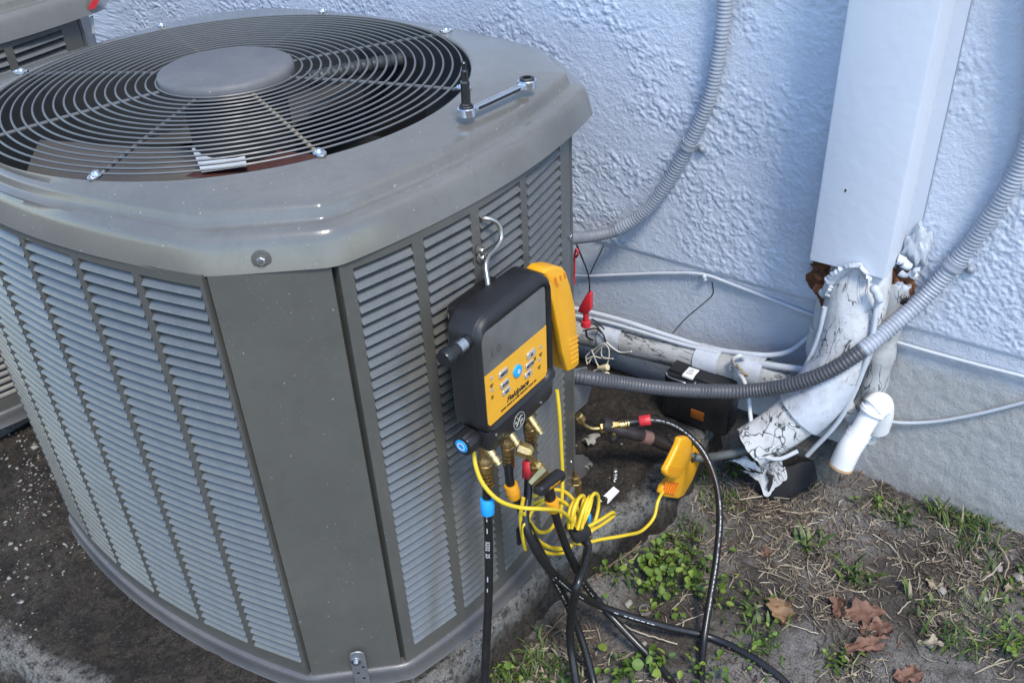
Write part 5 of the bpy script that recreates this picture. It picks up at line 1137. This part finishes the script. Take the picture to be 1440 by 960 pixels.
# broad-leaved weeds: every leaf its own object on a shared mesh
def leaf_mesh(name, mat, cup, wdt):
    V = []; F = []; st = (0, .12, .35, .62, .85, 1)
    for t in st:
        w_ = wdt * math.sin(math.pi * min(t * .92 + .06, 1)) ** .75 * (.99 if t < 1 else 0.05)
        for s_ in (-1, -.5, 0, .5, 1): V.append((t, s_ * w_, cup * (abs(s_) ** 1.5) * w_ - .16 * t * t + .03 * math.sin(t * 9 + s_)))
    for i in range(5):
        for j in range(4): F.append((i * 5 + j, i * 5 + j + 1, (i + 1) * 5 + j + 1, (i + 1) * 5 + j))
    me = bpy.data.meshes.new(name); me.from_pydata(V, [], F); me.materials.append(MT[mat]); me.shade_smooth(); return me
LM = [leaf_mesh('leaf', m_, c_, w_) for m_, c_, w_ in (('leaf_a', .35, .40), ('leaf_a', .5, .46), ('leaf_b', .3, .42), ('leaf_c', .45, .40), ('leaf_b', .45, .36), ('leaf_a', .2, .5))]
def weed(px, py, rx, ry, cnt, size, label, hgt=.03, group='leafy weeds in the soil'):
    c0 = Gd(px, py, 0); t = thing('leafy_weed', label, 'weed', c0, group); st_ = MB()
    for k in range(cnt):
        u, v = rng.normal(0, .48, 2); q = Gd(px + u * rx, py + v * ry, 0); h_ = hgt * rng.uniform(.35, 1.15) * (1.1 - .35 * min(1, math.hypot(u, v))); L = size * .86 * rng.uniform(.45, 1.35)
        top_ = q + np.array([rng.normal(0, .004), rng.normal(0, .004), h_]); st_.tube([q - EZ * .003, (q + top_) / 2 + EX * .002, top_], .0007, 4, 0, False)
        o = bpy.data.objects.new('leaf', LM[rng.randint(len(LM))]); COL.objects.link(o); o.parent = t; o.location = Vector((top_ - c0).tolist()); o.scale = (L, L, L); o.rotation_euler = (rng.normal(0, .5), rng.normal(.05, .45), rng.uniform(0, 6.28))
    tag(st_.build('stem', 'leaf_c', t, 60), kind='stuff'); return t
weed(938, 812, 66, 46, 235, .0155, 'largest leafy green weed patch between the pad and the long hose', .04)
weed(1012, 842, 40, 36, 34, .014, 'leafy weed just right of the long upright hose')
weed(908, 942, 52, 26, 34, .018, 'leafy weed at the bottom edge between the crossing hoses', .035)
weed(865, 955, 26, 18, 14, .017, 'small broad weed right of the thick plain hose at the bottom edge')
weed(988, 950, 46, 22, 26, .014, 'low weed at the foot of the long upright hose')
weed(1078, 912, 40, 30, 22, .012, 'low weed under the end of the red collar hose')
weed(1422, 915, 30, 34, 26, .018, 'broad weed at the right edge of the picture')
weed(1172, 930, 26, 18, 18, .011, 'tiny lime weed below the long dead leaf')
weed(960, 765, 34, 26, 22, .010, 'small weed in the gap by the pad edge under the clamp probe')
weed(1228, 712, 20, 10, 12, .010, 'tiny weed against the wall foot right of the drain elbow')
weed(852, 815, 24, 14, 12, .010, 'small weed sprig against the pad edge beside the crossed hoses')
weed(700, 955, 30, 14, 14, .013, 'dull weed at the pad corner left of the thick hose')
# dead leaves
def dead_leaf(px, py, L, wd_, rot, label, mat='dead', curl=.25, seed=0, tilt=0):
    c = Gd(px, py, .006); V = []; nu, nv = 18, 9
    for i in range(nu):
        t = i / (nu - 1); w_ = wd_ * (math.sin(math.pi * (t * .94 + .03)) ** .7) * (1 + 1.1 * (float(fbm(t * 5.5, seed, 3, seed)) - .5))
        for j in range(nv):
            s_ = j / (nv - 1) * 2 - 1; e = 1 + (.95 * (float(fbm(i * .95, 3.1 * (s_ > 0) + seed, 2, seed + 4)) - .5) - .1 * (i % 2)) * (abs(s_) > .9)
            V.append(((t - .5) * L, s_ * w_ * e, curl * w_ * s_ * s_ + .022 * (float(fbm(t * 5, s_ * 2.5, 3, seed + 2)) - .5) + .05 * L * math.cos(t * 5 + seed)))
    cr, sr_ = math.cos(rot), math.sin(rot); V = [np.array([c[0] + a * cr - b_ * sr_, c[1] + a * sr_ + b_ * cr, c[2] + z + tilt * a]) for a, b_, z in V]
    f = [(i * nv + j, i * nv + j + 1, (i + 1) * nv + j + 1, (i + 1) * nv + j) for i in range(nu - 1) for j in range(nv - 1)]
    mb = MB(); mb.add(V, f); lo = [q - EZ * .0009 for q in V]; mb.add(lo, [q[::-1] for q in f])
    o = mb.build('dead_leaf', mat, None, 60, origin=c); return tag(o, label, 'dead leaf', 'dead leaves on the soil')
dead_leaf(1216, 862, .075, .022, -.85, 'reddish brown dead leaf lying highest of the cluster on bare soil', seed=3)
dead_leaf(1232, 885, .060, .020, -.75, 'ragged reddish dead leaf in the middle of the cluster', seed=8, curl=.4)
dead_leaf(1228, 907, .105, .020, -.78, 'longest pinkish brown dead leaf at the bottom of the cluster', seed=5, curl=.15)
dead_leaf(1178, 856, .055, .014, .3, 'crumpled brown dead leaf left of the reddish cluster', seed=12, curl=.6)
dead_leaf(1098, 860, .062, .021, -2.6, 'tan brown dead leaf folded beside the long hose', 'deadtan', seed=6, curl=.5, tilt=.1)
dead_leaf(1078, 778, .026, .008, -.6, 'small curled pinkish dead leaf on the pale bare patch', seed=9, curl=.7)
dead_leaf(1308, 905, .040, .012, -1.5, 'beige dead leaf standing on edge among the straw', 'straw_c', seed=14, curl=.7, tilt=.3)
dead_leaf(1312, 820, .030, .012, .2, 'small tan dead leaf among straw near the wall', 'straw_a', seed=16, curl=.5)
dead_leaf(1425, 822, .045, .014, -.5, 'flat greyish dead leaf at the right edge near the wall', 'straw_a', seed=18, curl=.3)
dead_leaf(1278, 950, .05, .016, -.9, 'reddish dead leaf cut by the bottom edge of the picture', seed=21)
dead_leaf(820, 925, .034, .010, .9, 'grey curled dead leaf between the two hanging hoses', 'straw_b', seed=25, curl=.8)
# paint curls on the pad behind the unit
def curl_(px, py, L, label, seed, mat='peb'):
    c = P(px, py, z=SL0 + .012); mb = MB(); V = []
    for i in range(8):
        for j in range(6):
            a = (j / 5 - .5) * 2.2; V.append(c + np.array([(i / 7 - .5) * L * (1 + .3 * math.sin(j + seed)), L * .35 * math.sin(a) + .004 * math.sin(i * 1.3 + seed), L * .35 * math.cos(a) + .003 * math.sin(i * 2.1)]))
    f = [(i * 6 + j, i * 6 + j + 1, (i + 1) * 6 + j + 1, (i + 1) * 6 + j) for i in range(7) for j in range(5)]; mb.add(V, f); mb.add([q - EZ * .001 for q in V], [q[::-1] for q in f])
    return tag(mb.build('paint_curl', mat, None, 60, origin=c), label, 'paint flake', 'curled flakes on the pad')
curl_(831, 620, .030, 'pale curled flake on the pad below the brass elbow', 1); curl_(824, 655, .026, 'curled flake on the pad above the grey valve cover', 4, 'peb2'); curl_(820, 550, .022, 'curled flake on the pad beside the valve bracket', 6)
# tag, spring, ring, stones, twigs
c = P(857, 697, z=SL0 + .006); tg = thing('paper_tag', 'white paper tag with a round hole lying on the pad edge', 'tag', c); u_ = nrm(P(871, 686, z=SL0 + .006) - P(846, 706, z=SL0 + .006)); v_ = np.cross(EZ, u_); nn = nrm(EZ + .25 * EX)
b = bmesh.new(); out = [b.verts.new(c + u_ * x + v_ * y + EZ * (.004 * math.sin(x * 90))) for x, y in ((-.020, -.007), (-.017, -.0095), (.020, -.0085), (.0225, .0085), (-.017, .0095), (-.020, .007))]; hole = [b.verts.new(c + u_ * (-.0125 + .0042 * math.cos(q)) + v_ * .0042 * math.sin(q) + EZ * -.004) for q in np.linspace(0, 2 * math.pi, 12, endpoint=False)]
eds = [b.edges.new((l[i], l[(i + 1) % len(l)])) for l in (out, hole) for i in range(len(l))]; bmesh.ops.triangle_fill(b, edges=eds, use_beauty=True); r_ = bmesh.ops.solidify(b, geom=list(b.faces), thickness=.0008); mb = MB(); mb.bm(b); mb.build('card', 'paper', tg, 0)
c = P(866, 668, z=SL0 + .006); sp2 = thing('coil_spring', 'tiny steel coil spring lying on the dark pad above the tag', 'spring', c); d = nrm(P(867, 655, z=SL0 + .006) - P(865, 680, z=SL0 + .006)); s_ = np.cross(EZ, d); mb = MB()
mb.tube([c + d * (t - .5) * .034 + .0052 * (math.cos(t * 2 * math.pi * 6) * s_ + math.sin(t * 2 * math.pi * 6) * EZ) for t in np.linspace(0, 1, 90)], .0009, 6); mb.build('coil', 'zinc', sp2, 60)
c = Gd(907, 858, .004); rg = thing('metal_ring', 'small dull metal ring half sunk in the soil below the weed patch', 'ring', c); mb = MB(); mb.lathe(c, EZ, [(0, .0085), (.004, .0085), (.005, .0095), (.005, .0115), (.003, .0125), (0, .0125)], 28, 0, False); mb.build('rim', 'peb2', rg, 40); mb = MB(); mb.lathe(c, EZ, [(-.002, .0085), (-.0021, .001)], 24, 0, False); mb.build('inner_cup', 'straw_d', rg, 40)
for px, py, r, lb in ((884, 848, .008, 'white angular stone chip left of the metal ring'), (1405, 800, .008, 'rounded tan stone by the wall at the right'), (1325, 830, .009, 'tan stone among straw near the wall'), (1385, 842, .007, 'small tan stone below the rounded one'), (1432, 812, .010, 'pale stone at the right edge'), (905, 905, .006, 'small white stone in the trampled soil between hoses')):
    mb = MB(); mb.lump(Gd(px, py, r * .35), r, .5, 40, 2, (1.1, .9, .65), px); tag(mb.build('stone', 'peb', None, 30), lb, 'stone', 'stones on the soil')
def twig(pts, r, label, mat='twig'):
    q = [Gd(a, b_, r + .003 + (h_ if True else 0)) for a, b_, h_ in pts]; p = spline(q, .006); p = p + rng.normal(0, .0006, p.shape); mb = MB(); mb.tube(p, list(np.linspace(r, r * .6, len(p))), 6); return tag(mb.build('twig', mat, None, 60, origin=p[len(p) // 2]), label, 'twig', 'twigs lying on the soil')
twig([(838, 812, 0), (862, 792, .004), (888, 774, .012), (902, 760, .016)], .0032, 'thick grey twig leaning on the pad edge left of the weed patch')
twig([(868, 800, 0), (885, 790, .004), (897, 778, .01)], .0022, 'short pale twig beside the thick grey twig', 'straw_c')
twig([(1040, 702, .002), (1075, 698, .006), (1112, 701, .002)], .0016, 'thin pale twig in front of the torn sleeve', 'straw_c')
twig([(752, 912, 0), (772, 888, .005), (790, 868, .006), (808, 856, 0)], .0020, 'thin forked twig by the pad left of the hoses')
twig([(820, 842, 0), (852, 862, .004), (880, 880, .004), (912, 893, .002), (952, 905, 0)], .0022, 'long pale root twig running under the crossing hoses', 'straw_c')
twig([(812, 885, 0), (822, 915, .004), (838, 955, 0)], .0020, 'short brown twig between the two hanging hoses')
twig([(950, 879, 0), (975, 868, .004), (992, 862, .002)], .0014, 'pale straw twig touching the long upright hose', 'straw_c')
twig([(1400, 760, .002), (1418, 790, .006), (1412, 812, .002)], .0024, 'crooked grey twig by the wall foot', 'straw_a')
twig([(1378, 818, 0), (1395, 805, .004), (1408, 792, .006)], .0022, 'pale twig stub joining the crooked one', 'straw_c')
twig([(1150, 890, 0), (1120, 880, .003), (1088, 868, .002)], .0013, 'thin straw twig between the tan leaf and the cluster', 'straw_c')
twig([(1262, 862, 0), (1280, 845, .004), (1300, 842, .003)], .0015, 'pale twig right of the reddish leaf cluster', 'straw_c')
twig([(918, 800, .01), (940, 775, .016), (955, 750, .016)], .0018, 'brown twig among the weeds pointing at the clamp probe')
